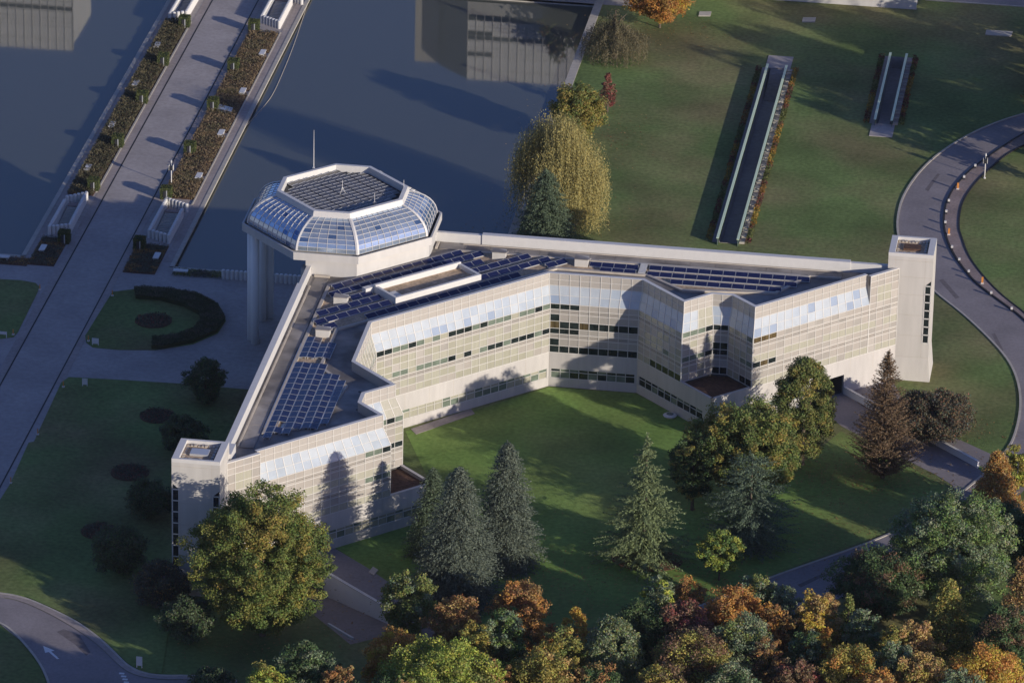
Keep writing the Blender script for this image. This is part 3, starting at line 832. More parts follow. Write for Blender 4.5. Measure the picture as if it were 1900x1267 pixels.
for k in range(8):
    k2 = (k+1) % 8
    nc = 6 if k % 2 == 0 else 10
    bars = MB()
    def P_(s, t, off=0.0):
        R_, w_, z = prof(t); o_ = octo(R_, w_); a, c = o_[k], o_[k2]
        m = ((a[0]+c[0])/2-OC[0], (a[1]+c[1])/2-OC[1]); l = math.hypot(*m)
        ang = t*AM
        return Vector((a[0]+(c[0]-a[0])*s + m[0]/l*off*math.cos(ang), a[1]+(c[1]-a[1])*s + m[1]/l*off*math.cos(ang), z+off*math.sin(ang)))
    for i in range(nc+1):
        s = .02 + .96*i/nc
        for j in range(NR):
            t0, t1 = j/NR, (j+1)/NR
            ds = .024/ (math.dist(octo(*prof(t0)[:2])[k], octo(*prof(t0)[:2])[k2]))
            bars.hexa([P_(s-ds,t0,-.02),P_(s+ds,t0,-.02),P_(s+ds,t0,.06),P_(s-ds,t0,.06),P_(s-ds,t1,-.02),P_(s+ds,t1,-.02),P_(s+ds,t1,.06),P_(s-ds,t1,.06)])
    for j in range(NR+1):
        t = j/NR; dt = .0055
        bars.hexa([P_(.01,max(t-dt,0),-.02),P_(.99,max(t-dt,0),-.02),P_(.99,max(t-dt,0),.05),P_(.01,max(t-dt,0),.05),P_(.01,min(t+dt,1.0),-.02),P_(.99,min(t+dt,1.0),-.02),P_(.99,min(t+dt,1.0),.05),P_(.01,min(t+dt,1.0),.05)])
    rparts(bars, 'glazing_bars', M['frame'])
    seen = k in (2, 3, 4, 5)
    allp = MB()
    for i in range(nc):
        for j in range(NR):
            s0, s1 = .02+.96*i/nc+.004, .02+.96*(i+1)/nc-.004
            q = allp if not seen else MB()
            q.quad(P_(s1, j/NR), P_(s0, j/NR), P_(s0, (j+1)/NR), P_(s1, (j+1)/NR))
            if seen: rparts(q, 'dome_pane', M['domed'] if (k == 2 and j < 4) or rnd.random() < .06 else M['dome'])
    if not seen: tag(rparts(allp, 'dome_glazing', M['dome']), kind='stuff')
    rb = MB()                                       # rib on the corner
    for j in range(NR):
        t0, t1 = j/NR, (j+1)/NR
        def corner(t, w_, off):
            R_, ww, z = prof(t); o_ = octo(R_, ww); c = Vector((*o_[k], z)); pv_, nx_ = Vector((*o_[k-1], z)), Vector((*o_[k2], z))
            out = Vector((c.x-OC[0], c.y-OC[1], 0)).normalized()*off*math.cos(t*AM)+Vector((0, 0, off*math.sin(t*AM)))
            return c+out, c+(nx_-c).normalized()*w_+out*.8, c+(pv_-c).normalized()*w_+out*.8, c-out
        a0, b0, c0, d0 = corner(t0, .26, .12); a1, b1, c1, d1 = corner(t1, .26, .12)
        rb.quad(a0, b0, b1, a1); rb.quad(c0, a0, a1, c1); rb.quad(b0, d0, d1, b1); rb.quad(d0, c0, c1, d1)
    rparts(rb, 'rib', M['coping'])
b = MB()
o1, o2, o3 = octo(8.85, 2.56), octo(8.65, 2.46), octo(8.1, 2.3)
for i in range(8):
    j = (i+1) % 8
    b.quad((*o1[i],21.85),(*o1[j],21.85),(*o2[j],22.7),(*o2[i],22.7)); b.quad((*o2[i],22.7),(*o2[j],22.7),(*o3[j],22.72),(*o3[i],22.72)); b.quad((*o3[i],22.72),(*o3[j],22.72),(*o3[j],21.6),(*o3[i],21.6))
rparts(b, 'crown_ring', M['coping'])
b = MB(); b.prism(octo(8.15, 2.32), 21.4, 21.7); rparts(b, 'crown_roof', M['black'])
# tilted panels on the crown, in strips along the q axis
def in_oct(x, y, R_, w_):
    x, y = abs(x), abs(y); return x < R_ and y < R_ and x+y < R_+w_
for ip in range(-6, 7):
    for iq in range(-9, 10):
        p, q = ip*1.22, iq*0.95
        cx, cy = (p+q)*R2, (p-q)*R2
        if not all(in_oct(cx+(dp+dq)*R2, cy+(dp-dq)*R2, 7.95, 2.2) for dp in (-.5, .5) for dq in (-.4, .4)): continue
        mid = abs(iq) < 5
        c = [((p+dp+q+dq)*R2, (p+dp-q-dq)*R2) for dp, dq in ((-.54,-.45),(-.54,.45),(.54,.45),(.54,-.45))]
        h = rnd.uniform(-.015, .015)
        zz = [22.02+h, 21.94+h, 21.94+h, 22.02+h] if mid else [21.92+h, 21.92+h, 22.06+h, 22.06+h]
        b = MB(); top = [(x, y, z) for (x, y), z in zip(c, zz)]; bot = [(x, y, z-.07) for x, y, z in top]
        b.hexa([bot[0], bot[3], bot[2], bot[1], top[0], top[3], top[2], top[1]], 0)
        b.tube([top[0], top[3]], .035, 4, 1)
        if ip % 2: b.tube([top[0], top[1]], .03, 4, 1)
        b.build('crown_panel', [M['solarg'], M['alu']], rot_)
ms = empty('lightning_mast', (25.3, -24.0, 22.7), 'thin tall mast on the back left edge of the rotunda crown', 'mast')
b = MB(); b.tube([(0,0,0),(0,0,2.6),(0,0,5.6)], [.055,.045,.02], 6); b.build('rod', M['post'], ms)
b = MB(); b.box(-.15,-.15,0,.15,.15,.12); b.build('base_plate', M['alu'], ms)
an = empty('crown_aerial', (30.4, -30.4, 21.95), 'small tripod aerial in the middle of the rotunda crown', 'aerial')
b = MB(); b.tube([(0,0,0.2),(0,0,1.9)], .03, 5); b.build('rod', M['post'], an)
for i in range(3):
    b = MB(); b.tube([(math.cos(i*2.09)*.45, math.sin(i*2.09)*.45, 0), (0,0,.9)], .025, 4); b.build('leg', M['post'], an)
for (px, py, lab) in ((695, 383, 'thin post with a cream box inside the front edge of the rotunda crown'), (749, 358, 'thin post with a cream box in the right corner of the rotunda crown')):
    c = at(px, py, 21.8); e = empty('sensor_post', c, lab, 'sensor post')
    b = MB(); b.tube([(0,0,0),(0,0,1.9)], .03, 5); b.build('rod', M['post'], e)
    b = MB(); b.box(-.2,-.2,.15,.2,.2,.6); b.build('box', M['ledge'], e)
# ------------------------------------------------------------------ solar panels and roof boxes
pan_mesh = {}
def solar_row(p0, p1, count, depth, zlo, zhi, label, group, skip=(), zb=15.06, flip=False):
    """row from p0 to p1 (lower edge); panels rise towards the left of p0->p1"""
    a, b = Vector((*p0, 0)), Vector((*p1, 0)); L = (b-a).length; ex = (b-a)/L
    t = empty('solar_panel_row', (a.x, a.y, zb), label, 'solar panels', group, math.atan2(ex.y, ex.x))
    wd = L/count
    k = (round(wd, 2), depth, zlo, zhi)
    if k not in pan_mesh:
        m = MB(); y0, y1 = 0, depth
        m.hexa([(.03,y0,zlo-.04),(wd-.03,y0,zlo-.04),(wd-.03,y1,zhi-.04),(.03,y1,zhi-.04),(.03,y0,zlo),(wd-.03,y0,zlo),(wd-.03,y1,zhi),(.03,y1,zhi)], 1)
        e = .055; dz = (zhi-zlo)/depth
        m.quad((e,y0+e,zlo+e*dz+.006),(wd-e,y0+e,zlo+e*dz+.006),(wd-e,y1-e,zhi-e*dz+.006),(e,y1-e,zhi-e*dz+.006), 0)
        pan_mesh[k] = m.mesh('panel', [M['solar'], M['alu']])
    for i in range(count):
        if i in skip: continue
        place(pan_mesh[k], 'panel', t, i*wd, 0, 0)
    fr = MB()
    for yy, zz in ((.12, max(zlo-.05, .05)), (depth-.12, zhi-.06)):
        fr.box(0, yy-.04, zz-.05, L, yy+.04, zz)
    for i in range(count+1):
        fr.box(min(i*wd, L-.05)-.03, depth-.2, 0, min(i*wd, L-.05)+.03, depth-.1, zhi-.05)
    fr.box(0, .05, 0, L, .45, .05)
    fr.build('rack', M['alu'], t)
    return t
gl = 'solar panel columns on the left wing roof'
cw_ = 1.03
ords = ['first', 'second', 'third', 'fourth', 'fifth', 'sixth', 'seventh', 'eighth']
for c in range(4):
    x = 31.6+c*cw_
    y1, y0 = (-64.0 if c < 2 else -65.4), -70.6
    n = round((y1-y0)/1.66)
    if c % 2 == 0: solar_row((x, y1), (x, y1-n*1.66), n, 1.0, .20, .31, f'{ords[c]} column from the outer parapet in the small solar block behind the roof gap', gl)
    else: solar_row((x+1.0, y1-n*1.66), (x+1.0, y1), n, 1.0, .20, .31, f'{ords[c]} column from the outer parapet in the small solar block behind the roof gap', gl)
for c in range(7):
    x = 31.5+c*1.07
    y1 = -72.3 if c < 4 else -75.3 if c < 6 else -77.0
    y0 = -95.6+(x-31)*.70
    n = round((y1-y0)/1.70)
    lab = f'{ords[c]} column from the outer parapet in the large solar field of the left wing'
    if c % 2 == 0: solar_row((x, y1), (x, y1-n*1.70), n, 1.03, .20, .31, lab, gl)
    else: solar_row((x+1.03, y1-n*1.70), (x+1.03, y1), n, 1.03, .20, .31, lab, gl, skip=((1,) if c == 1 else ()))
gd = 'diagonal solar panel rows on the roof'
def diag(a, b, label, z=15.3):
    A_, B_ = at(*a, z), at(*b, z)
    pa, qa = (A_.x+A_.y)*R2, (A_.x-A_.y)*R2; pb = (B_.x+B_.y)*R2; qb = (B_.x-B_.y)*R2
    q = (qa+qb)/2; n = max(1, round(abs(pb-pa)/1.68))
    solar_row(pq(pa, q), pq(pb, q), n, 1.0, .12, .45, label, gd)
diag((622,536),(862,470), 'rearmost diagonal solar row, in front of the rotunda drum')
diag((614,549),(902,473), 'long diagonal solar row just behind the raised light court')
diag((654,556),(694,545), 'two-panel solar row left of the raised light court')
diag((862,497),(900,487), 'two-panel solar row touching the right end of the light court')
diag((592,585),(712,553), 'diagonal solar row running up to the left corner of the light court')
diag((872,508),(988,477), 'diagonal solar row right of the light court, the rear one of two')
diag((588,601),(730,563), 'diagonal solar row in front of the left corner of the light court')
diag((890,519),(1026,483), 'diagonal solar row right of the light court, the front one of two')
diag((684,591),(968,511), 'longest diagonal solar row, right behind the long facade parapet')
diag((1018,496),(1056,486), 'short two-panel row on gravel near the middle roof hut')
diag((604,609),(630,605), 'single pair of panels behind the left roof hut')
gx = 'solar panel rows on the right wing roof'
def along(a, b, label, z=15.3):
    A_, B_ = at(*a, z), at(*b, z); y = (A_.y+B_.y)/2
    n = max(1, round((B_.x-A_.x)/1.66)); solar_row((A_.x, y), (B_.x, y), n, 1.0, .12, .42, label, gx)
along((1093,493),(1184,499), 'rear solar row of the short block left of the metal walkway')
along((1112,503),(1179,508), 'front solar row of the short block left of the metal walkway')
along((1204,500),(1502,521), 'rear solar row of the long block on the right wing')
along((1200,511),(1478,531), 'middle solar row of the long block on the right wing')
along((1243,525),(1449,541), 'front solar row of the long block on the right wing')
b = MB(); A_ = at(1193, 500, 15.2); b.box(A_.x-.45, A_.y-1.6, 15.06, A_.x+.45, A_.y+1.6, 15.35)
for i in range(8): b.box(A_.x-.5, A_.y-1.5+i*.42, 15.35, A_.x+.5, A_.y-1.4+i*.42, 15.42)
tag(b.build('metal_walkway', M['alu']), 'grey metal walkway between the two solar blocks of the right wing', 'walkway')
gh = 'small huts on the roof'
for px, py, lab in ((632,566,'small beige roof hut left of the raised light court'), (599,626,'small beige roof hut behind the solar columns of the left wing'), (926,482,'small beige roof hut behind the front diagonal solar rows'), (1079,495,'small beige roof hut at the left end of the right wing solar block')):
    c = at(px, py, 15.06)
    t = empty('roof_hut', c, lab, 'roof hut', gh)
    b = MB(); b.box(-.95,-.1,0,.85,1.3,1.05); b.build('wall', M['stone'], t)
    b = MB(); b.hexa([(-1.0,-.15,1.05),(.9,-.15,1.05),(1.25,.3,1.05),(-1.0,1.4,1.05),(-1.0,-.15,1.15),(.9,-.15,1.15),(1.25,.5,1.15),(-1.0,1.4,1.15)]); b.build('lid', M['membrane'], t)
gvn = 'roof vents beside the rotunda'
for px, py, lab, h, r_ in ((603,505,'thin vent pipe with a sideways head on the roof before the rotunda',2.4,.16), (655,508,'wide short white vent drum under the front rotunda corner',1.0,.42), (668,505,'wide short white vent drum, right of its twin',1.0,.38), (682,495,'thin vent post on the roof right of the two vent drums',1.9,.1), (771,470,'thin vent pipe left of the white tanks by the rotunda',1.7,.12), (783,470,'round white tank on the roof at the right of the rotunda',1.3,.4), (790,463,'smaller white tank beside the round one by the rotunda',1.2,.36)):
    c = at(px, py, 15.0); t = empty('roof_vent', c, lab, 'vent', gvn)
    b = MB(); b.tube([(0,0,0),(0,0,h)], r_, 12); b.build('pipe', M['white'], t)
    if r_ < .2:
        b = MB(); b.box(-.55,-.12,h,.25,.12,h+.16); b.build('head', M['alu'], t)

# ------------------------------------------------------------------ leaves
LEAFN = [0]
def leaf_mesh(name, C_, size, col, nb, rng, aspect=.62, axis=None, mat_=None):
    n = len(C_)
    nr = rng.normal(size=(n, 3)); nr /= np.linalg.norm(nr, axis=1, keepdims=True)
    nr = nr*.75 + nb; nr /= np.linalg.norm(nr, axis=1, keepdims=True)+1e-9
    if axis is None:
        r_ = rng.normal(size=(n, 3))
    else:
        r_ = axis
    u = r_ - nr*(r_*nr).sum(1, keepdims=True); u /= np.linalg.norm(u, axis=1, keepdims=True)+1e-9
    v = np.cross(nr, u)
    s = size[:, None] if hasattr(size, '__len__') else size
    u = u*s*.5; v = v*s*.5*aspect
    V = np.stack([C_-u-v*.35, C_+u*.1-v, C_+u+v*.2, C_-u*.15+v], 1).reshape(-1, 3)
    me = bpy.data.meshes.new(name)
    me.vertices.add(4*n); me.vertices.foreach_set('co', V.astype(np.float32).ravel())
    me.loops.add(4*n); me.loops.foreach_set('vertex_index', np.arange(4*n, dtype=np.int32))
    me.polygons.add(n); me.polygons.foreach_set('loop_start', np.arange(0, 4*n, 4, dtype=np.int32))
    ca = me.attributes.new('tone', 'FLOAT_COLOR', 'POINT')
    c4 = np.ones((4*n, 4), np.float32); c4[:, :3] = np.repeat(col, 4, axis=0)
    ca.data.foreach_set('color', c4.ravel())
    me.materials.append(mat_ or M['leaf'])
    me.update(calc_edges=True)
    LEAFN[0] += n
    return me

PAL = {
 'olive': [(.085,.095,.030),(.105,.110,.035),(.070,.085,.028)],
 'green': [(.060,.090,.028),(.075,.105,.032),(.055,.075,.026)],
 'dkgreen': [(.035,.055,.022),(.042,.062,.025),(.030,.045,.020)],
 'grey': [(.085,.105,.060),(.075,.095,.055),(.100,.115,.065)],
 'lime': [(.150,.165,.032),(.175,.180,.035),(.120,.145,.032)],
 'yolive': [(.135,.115,.030),(.155,.130,.034),(.110,.105,.030)],
 'yellow': [(.260,.170,.030),(.230,.150,.030),(.190,.140,.032)],
 'orange': [(.225,.108,.028),(.200,.098,.028),(.185,.105,.032)],
 'rust': [(.155,.082,.032),(.140,.084,.034),(.120,.080,.032)],
 'tan': [(.215,.140,.055),(.190,.125,.050),(.160,.115,.045)],
 'red': [(.130,.042,.034),(.110,.046,.034),(.100,.056,.036)],
 'brown': [(.080,.052,.030),(.092,.060,.034),(.068,.050,.030)],
 'spruce': [(.066,.079,.058),(.054,.067,.052),(.084,.096,.070)],
 'fir': [(.055,.075,.045),(.065,.085,.050),(.048,.064,.040)],
 'cedar': [(.092,.115,.052),(.108,.130,.058),(.078,.098,.047)],
 'bcedar': [(.058,.080,.050),(.070,.092,.056),(.05,.066,.044)],
 'willow': [(.185,.158,.058),(.165,.145,.056),(.140,.130,.056),(.205,.165,.055)],
 'maple': [(.075,.095,.026),(.090,.105,.028),(.110,.110,.028),(.060,.080,.024)],
 'chestnut': [(.070,.090,.026),(.085,.100,.028),(.060,.080,.026)],
 'yew': [(.035,.045,.025),(.040,.050,.028),(.030,.038,.022)],
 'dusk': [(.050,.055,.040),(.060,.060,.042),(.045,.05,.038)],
 'bed': [(.110,.078,.046),(.104,.076,.046),(.098,.076,.042)],
 'bedd': [(.082,.068,.038),(.085,.070,.042),(.072,.066,.034)],
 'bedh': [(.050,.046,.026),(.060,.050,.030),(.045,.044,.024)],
 'beech': [(.072,.062,.036),(.062,.058,.034),(.085,.070,.038)],
}
def palette(rng, key, n, mix=None):
    P_ = np.array(PAL[key]); i = rng.integers(0, len(P_), n); c = P_[i]*2.15
    if mix:
        k2, fr = mix; Q = np.array(PAL[k2])*2.15; sel = rng.random(n) < fr
        c[sel] = Q[rng.integers(0, len(Q), sel.sum())]
    return c

def trunk(t, H, r0, top, limbs, rng, cents=None, lean=(0, 0)):
    b = MB()
    zs = [0, H*.12, H*.35, top]
    b.tube([(lean[0]*z/H, lean[1]*z/H, z) for z in zs], [r0*1.25, r0, r0*.75, r0*.25], 8)
    for i in range(limbs):
        z0 = H*(.22+.4*i/max(limbs, 1)); a = rng.random()*6.28
        if cents is not None and len(cents): e = Vector(cents[rng.integers(0, len(cents))])
        else: e = Vector((math.cos(a)*H*.2, math.sin(a)*H*.2, z0+H*.2))
        s = Vector((0, 0, min(z0, e.z*.8))); mid = s.lerp(e, .55)+Vector((0, 0, H*.02))
        b.tube([s, mid, e], [r0*.42, r0*.25, r0*.08], 5, cap=False)
    return b.build('trunk', M['bark'], t)

def root_of(name, cx, ytop, ybase, label, cat, group):
    b = at(cx, ybase, 0); H = height_at(b, ytop)
    t = empty(name, (b.x, b.y, 0), label, cat, group)
    return t, H, ppm(b)

gw_ = 'autumn trees of the wood along the bottom'
def broadleaf(label, cx, ytop, ybase, wpx, pal, mix=None, shape='round', group=None, seed=0, name='broadleaf_tree', cat='tree', dens=1.0, zlo=.14, leaf=.265, spot=None, gap=0.0):
    rng = np.random.default_rng(seed+int(cx)*7+int(ytop))
    t, H, k = root_of(name, cx, ytop, ybase, label, cat, group)
    R = wpx/2/k*(1.30 if group == gw_ else 1.08)
    rc = min(max(R*.20, .45), 1.05)                        # clump radius
    m = int(50+R*R*9.5)
    d = rng.normal(size=(m, 3)); d /= np.linalg.norm(d, axis=1, keepdims=True)
    rad = .38+.62*rng.random(m)**.6
    hz = H*(1-zlo)/2
    if shape == 'cone':
        zz = rng.random(m)**1.25; az = rng.random(m)*6.283; rr = (1-zz)**.8*np.sqrt(.25+.75*rng.random(m))*(R-rc*.4)
        c = np.stack([np.cos(az)*rr, np.sin(az)*rr, H*zlo+zz*(H*(1-zlo)-rc*.6)], 1)
    elif shape == 'column':
        zz = rng.random(m); az = rng.random(m)*6.283; rr = np.sin(np.clip(zz*.92+.08, 0, 1)*PI)**.55*np.sqrt(.3+.7*rng.random(m))*(R-rc*.5)
        c = np.stack([np.cos(az)*rr, np.sin(az)*rr, H*zlo+zz*(H*(1-zlo)-rc*.6)], 1)
    else:
        wob = 1+.10*np.sin(d[:, 0]*5+seed)+.10*np.cos(d[:, 1]*6+seed*2)+.08*np.sin(d[:, 2]*9)
        c = d*rad[:, None]*np.column_stack([wob, wob, np.ones(m)])*np.array([R-rc*.6, R-rc*.6, hz-rc*.5]) + np.array([0, 0, H*zlo+hz])
    n = int(m*(62+66*rc*rc)*dens)
    ci = rng.integers(0, m, n)
    o = rng.normal(size=(n, 3)); o /= np.linalg.norm(o, axis=1, keepdims=True)
    rr = rng.random(n)**.45
    clr = rc*(.65+.6*rng.random(m))
    pts = c[ci]+o*(rr*clr[ci])[:, None]*np.array([1, 1, .72])
    pts = pts[pts[:, 2] > .15]; n = len(pts); ci = ci[:n]; o = o[:n]
    cc = palette(rng, pal, m, mix)*(1.25 if group == gw_ else 1.4 if pal == 'yew' else 1.0)
    if spot:                                               # a patch of another colour on one side of the crown
        (dx, dz, rs, key) = spot; pc_ = np.array([dx*R, -R*.5, H*dz]); near = np.linalg.norm(c-pc_, axis=1) < rs*R
        cc[near] = palette(rng, key, int(near.sum()))
    col = cc[ci]*(.72+.56*rng.random((n, 1)))*(1+.10*rng.normal(size=(n, 3)))
    nb = o*.7+np.array([0, 0, .25])
    sz = leaf*(.65+.7*rng.random(n))
    link('crown', leaf_mesh('crown', pts, sz, np.clip(col, .004, .6), nb, rng), t)
    trunk(t, H, max(.12, H*.018), H*.72, 6 if R > 2 else 3, rng, c)
    return t

def conifer(label, cx, ytop, ybase, wpx, pal, style='spruce', group=None, seed=0, name='spruce_tree', dens=1.0, zlo=.03):
    rng = np.random.default_rng(seed+int(cx)*3)
    t, H, k = root_of(name, cx, ytop, ybase, label, 'tree', group)
    R = wpx/2/k*(1.36 if style == 'spruce' else 1.18)
    P_, N_, A_, S_ = [], [], [], []
    if style == 'spruce': dz, nb_, droop, up, pw = .29, 28, -.30, .13, .54
    elif style == 'cedar': dz, nb_, droop, up, pw = .80, 24, -.08, .1, .92
    elif style == 'layer': dz, nb_, droop, up, pw = 1.05, 26, .02, .05, .55
    else: dz, nb_, droop, up, pw = .38, 20, .30, .2, .80             # feather
    z = H*zlo
    while z < H*.985:
        f = z/H
        r0 = R*(1-f)**pw*(1 if f > .10 else .75+2.5*f)
        if style == 'layer': r0 = R*min(1, .42+1.0*(1-f))
        nbr = max(4, int(nb_*(.35+.65*(1-f))*(R/3.5)**.5))
        for b in range(nbr):
            a = rng.random()*6.283
            r = r0*(.66+.42*rng.random()) if style != 'cedar' else r0*(.42+.75*rng.random()**1.4)
            ns = max(3, int(r*(10 if style in ('spruce', 'feather') else 13 if style == 'cedar' else 11)*dens))
            s = (np.arange(ns)+rng.random(ns))/ns
            s = .16+.84*s if r > 1 else s
            rr = s*r
            zz = z + droop*rr + (up*rr**2/max(r, .3) if style != 'cedar' else -.06*rr**2/max(r, .5)+.10*rr) + rng.normal(size=ns)*.06
            wob = (1-s)*.30*r+.07
            side = rng.normal(size=ns)*wob*(.8 if style == 'spruce' else .34)
            x = np.cos(a)*rr-np.sin(a)*side; y = np.sin(a)*rr+np.cos(a)*side
            P_.append(np.stack([x, y, np.maximum(zz, .15)], 1))
            dr = np.array([math.cos(a), math.sin(a), droop*.6-.15])
            A_.append(np.repeat(dr[None], ns, 0)+rng.normal(size=(ns, 3))*.38)
            N_.append(np.repeat(np.array([[math.cos(a)*.35, math.sin(a)*.35, .75]]), ns, 0))
            S_.append((.40 if style != 'cedar' else .44)*(.7+.6*rng.random(ns))*(1-.35*s))
        z += dz*(.75+.5*rng.random())*(1 if f < .8 else .6)
    ntop = 14
    P_.append(np.stack([rng.normal(size=ntop)*.10, rng.normal(size=ntop)*.10, H*(.93+.07*rng.random(ntop))], 1)); A_.append(np.repeat([[0, 0, 1.]], ntop, 0)); N_.append(np.repeat([[0., -1, .2]], ntop, 0)+rng.normal(size=(ntop, 3))*.4); S_.append(np.full(ntop, .45))
    P_, N_, A_, S_ = map(np.concatenate, (P_, N_, A_, S_))
    n = len(P_)
    col = palette(rng, pal, n)*(.70+.60*rng.random((n, 1)))
    link('crown', leaf_mesh('crown', P_, S_, col, N_, rng, aspect=.42, axis=A_), t)
    b = MB(); b.tube([(0,0,0),(0,0,H*.4),(0,0,H*.97)], [H*.018, H*.012, .03], 7)
    b.build('trunk', M['bark'], t)
    return t

def weeping(label, cx, ytop, ybase, wpx, pal, seed=0, n_str=900, name='weeping_tree', spread=1.0, dome=.55):
    rng = np.random.default_rng(seed)
    t, H, k = root_of(name, cx, ytop, ybase, label, 'tree', None)
    R = wpx/2/k
    P_, N_, A_ = [], [], []
    lobes = rng.normal(size=(26, 3)); lobes /= np.linalg.norm(lobes, axis=1, keepdims=True); lobes[:, 2] = abs(lobes[:, 2]); lsz = .72+.34*rng.random(26)
    for i in range(n_str):
        li = rng.integers(0, 26); l = lobes[li]; v = l+rng.normal(size=3)*.26; v[2] = abs(v[2]); v /= np.linalg.norm(v)
        rf_ = (.60+.40*rng.random()**.5)*lsz[li]
        if dome > .5: s = np.array([v[0]*R*rf_*.93, v[1]*R*rf_*.93, H*(1-dome)+v[2]*H*dome*rf_])
        else:
            rr = R*rng.random()**.6*.9; a = rng.random()*6.283; q_ = .80+.20*np.sin(a*5+1)*np.sin(a*3); s = np.array([np.cos(a)*rr, np.sin(a)*rr, H*(1-(rr/R)**.8*.66)*q_*(.88+.12*rng.random())])
        ln = H*(.08+.46*rng.random()**1.5)*(1 if dome > .5 else .9)
        m = max(4, int(ln/.24))
        u = np.linspace(0, 1, m)
        out = np.array([s[0], s[1], 0]); out /= np.linalg.norm(out)+1e-6
        pts = s[None]+out[None]*(u[:, None]*.25*spread)-np.array([0, 0, 1])[None]*(u[:, None]*ln)+rng.normal(size=(m, 3))*.09
        ok = pts[:, 2] > .2; pts = pts[ok]
        P_.append(pts); N_.append(np.repeat((out*.8+np.array([0, 0, .25]))[None], len(pts), 0)); A_.append(np.repeat([[0, 0, -1.]], len(pts), 0)+rng.normal(size=(len(pts), 3))*.35)
    P_, N_, A_ = map(np.concatenate, (P_, N_, A_)); n = len(P_)
    col = palette(rng, pal, n)*(.65+.7*rng.random((n, 1)))
    link('crown', leaf_mesh('crown', P_, .27*(.6+.8*rng.random(n)), col, N_, rng, aspect=.36, axis=A_), t)
    trunk(t, H, .35, H*.85, 6, rng)
    return t

def cover(name, polys, z0, z1, n, pal, mix, label, cat, kind='stuff', leaf=.22, seed=3, under=None):
    """low planting: leaves scattered through a shallow volume above polygons"""
    rng = np.random.default_rng(seed); P_ = []
    for poly in polys:
        pl = np.array(poly); lo, hi = pl.min(0), pl.max(0); need = n//len(polys); got = []
        while need > 0:
            q = lo+(hi-lo)*rng.random((need*2+20, 2)); ins = np.zeros(len(q), bool); j = len(pl)-1
            for i in range(len(pl)):
                c = ((pl[i, 1] > q[:, 1]) != (pl[j, 1] > q[:, 1])) & (q[:, 0] < (pl[j, 0]-pl[i, 0])*(q[:, 1]-pl[i, 1])/(pl[j, 1]-pl[i, 1]+1e-12)+pl[i, 0]); ins ^= c; j = i
            q = q[ins][:need]; got.append(q); need -= len(q)
        q = np.concatenate(got)
        top = z1*(.85+.10*np.sin(q[:, 0]*2.1)*np.cos(q[:, 1]*1.7)+.06*np.sin(q[:, 1]*4.3+q[:, 0]*3.1))
        P_.append(np.column_stack([q, z0+(top-z0)*rng.random(len(q))**.5]))
    P_ = np.concatenate(P_); m = len(P_)
    blk = (np.sin(P_[:, 0]*1.3+seed)+np.sin(P_[:, 1]*.9)+np.sin(P_[:, 1]*2.3+1)) > .5
    col = palette(rng, pal, m, None); c2 = palette(rng, mix, m) if mix else col
    col = np.where((blk & (rng.random(m) < .75))[:, None] if mix else False, c2, col)*(.75+.5*rng.random((m, 1)))
    o = link(name, leaf_mesh(name, P_, leaf*(.6+.8*rng.random(m)), col, np.repeat([[0, -.1, .6]], m, 0), rng))
    tag(o, label, cat, None, kind)
    if under:
        b = MB()
        for poly in polys: b.prism(poly, 0, .09)
        struct(under, b, M['soil'])
    return o
# ------------------------------------------------------------------ garden trees
T = broadleaf
T('large green maple with an orange patch, in front of the lower left tower', 487, 905, 1178, 262, 'maple', ('yolive', .10), seed=1, name='maple_tree', spot=(.12, .82, .34, 'yolive'), dens=1.3, zlo=.04)
conifer('left blue grey spruce of the pair in front of the lower wing', 848, 864, 1112, 148, 'spruce', seed=2)
conifer('right blue grey spruce of the pair, nearer the open lawn', 938, 818, 1046, 124, 'spruce', seed=3)
conifer('darker green fir rising behind the left blue spruce', 801, 866, 1030, 92, 'fir', seed=4, name='fir_tree')
conifer('pale green cedar with jagged branches standing alone on the garden lawn', 1194, 803, 1044, 190, 'cedar', 'cedar', seed=5, name='cedar_tree', dens=1.35)
T('broad dark green tree flecked with yellow beside the garden terrace', 1384, 745, 936, 200, 'chestnut', ('yolive', .25), seed=6, name='chestnut_tree', dens=1.1, leaf=.29)
T('tall olive green tree in front of the vehicle passage', 1488, 664, 862, 118, 'olive', ('yolive', .2), 'column', seed=7, dens=1.7, leaf=.26)
T('dim dark green tree flecked with yellow on the left of the chestnut', 1284, 800, 946, 96, 'dkgreen', ('yolive', .15), seed=8)
conifer('blue green cedar with flat layered branches below the chestnut', 1390, 842, 1016, 158, 'bcedar', 'layer', seed=9, name='layered_cedar', dens=1.15)
conifer('brown feathery conifer in front of the right wing end', 1637, 648, 886, 138, 'brown', 'feather', seed=10, name='brown_conifer', dens=1.0)
T('small yellow green tree on the shaded lawn under the layered cedar', 1334, 984, 1076, 84, 'lime', ('green', .4), seed=11, zlo=.2, leaf=.26)
weeping('drooping brown green beech at the top edge of the lawn', 1140, 2, 108, 140, 'beech', 12, 2000, 'weeping_beech', dome=.4)
T('orange maple at the top edge behind the drooping beech', 1224, -48, 52, 118, 'orange', ('yellow', .15), seed=13, name='orange_tree')
T('small red tree with open branches on the upper lawn', 1127, 134, 208, 42, 'red', None, 'cone', seed=14, name='red_tree', dens=.42, zlo=.2, leaf=.26)
T('rounded yellow green tree behind the willow by the pond', 1070, 154, 262, 106, 'yolive', ('olive', .35), seed=15, name='round_tree', dens=1.2, zlo=.02, leaf=.26)
weeping('golden weeping willow at the edge of the pond', 1029, 204, 416, 212, 'willow', 16, 5200, 'weeping_willow', dome=.6)
conifer('grey green conifer standing between the willow and the right wing', 1010, 314, 474, 112, 'fir', seed=17, name='conifer_tree', zlo=.02, dens=1.1)
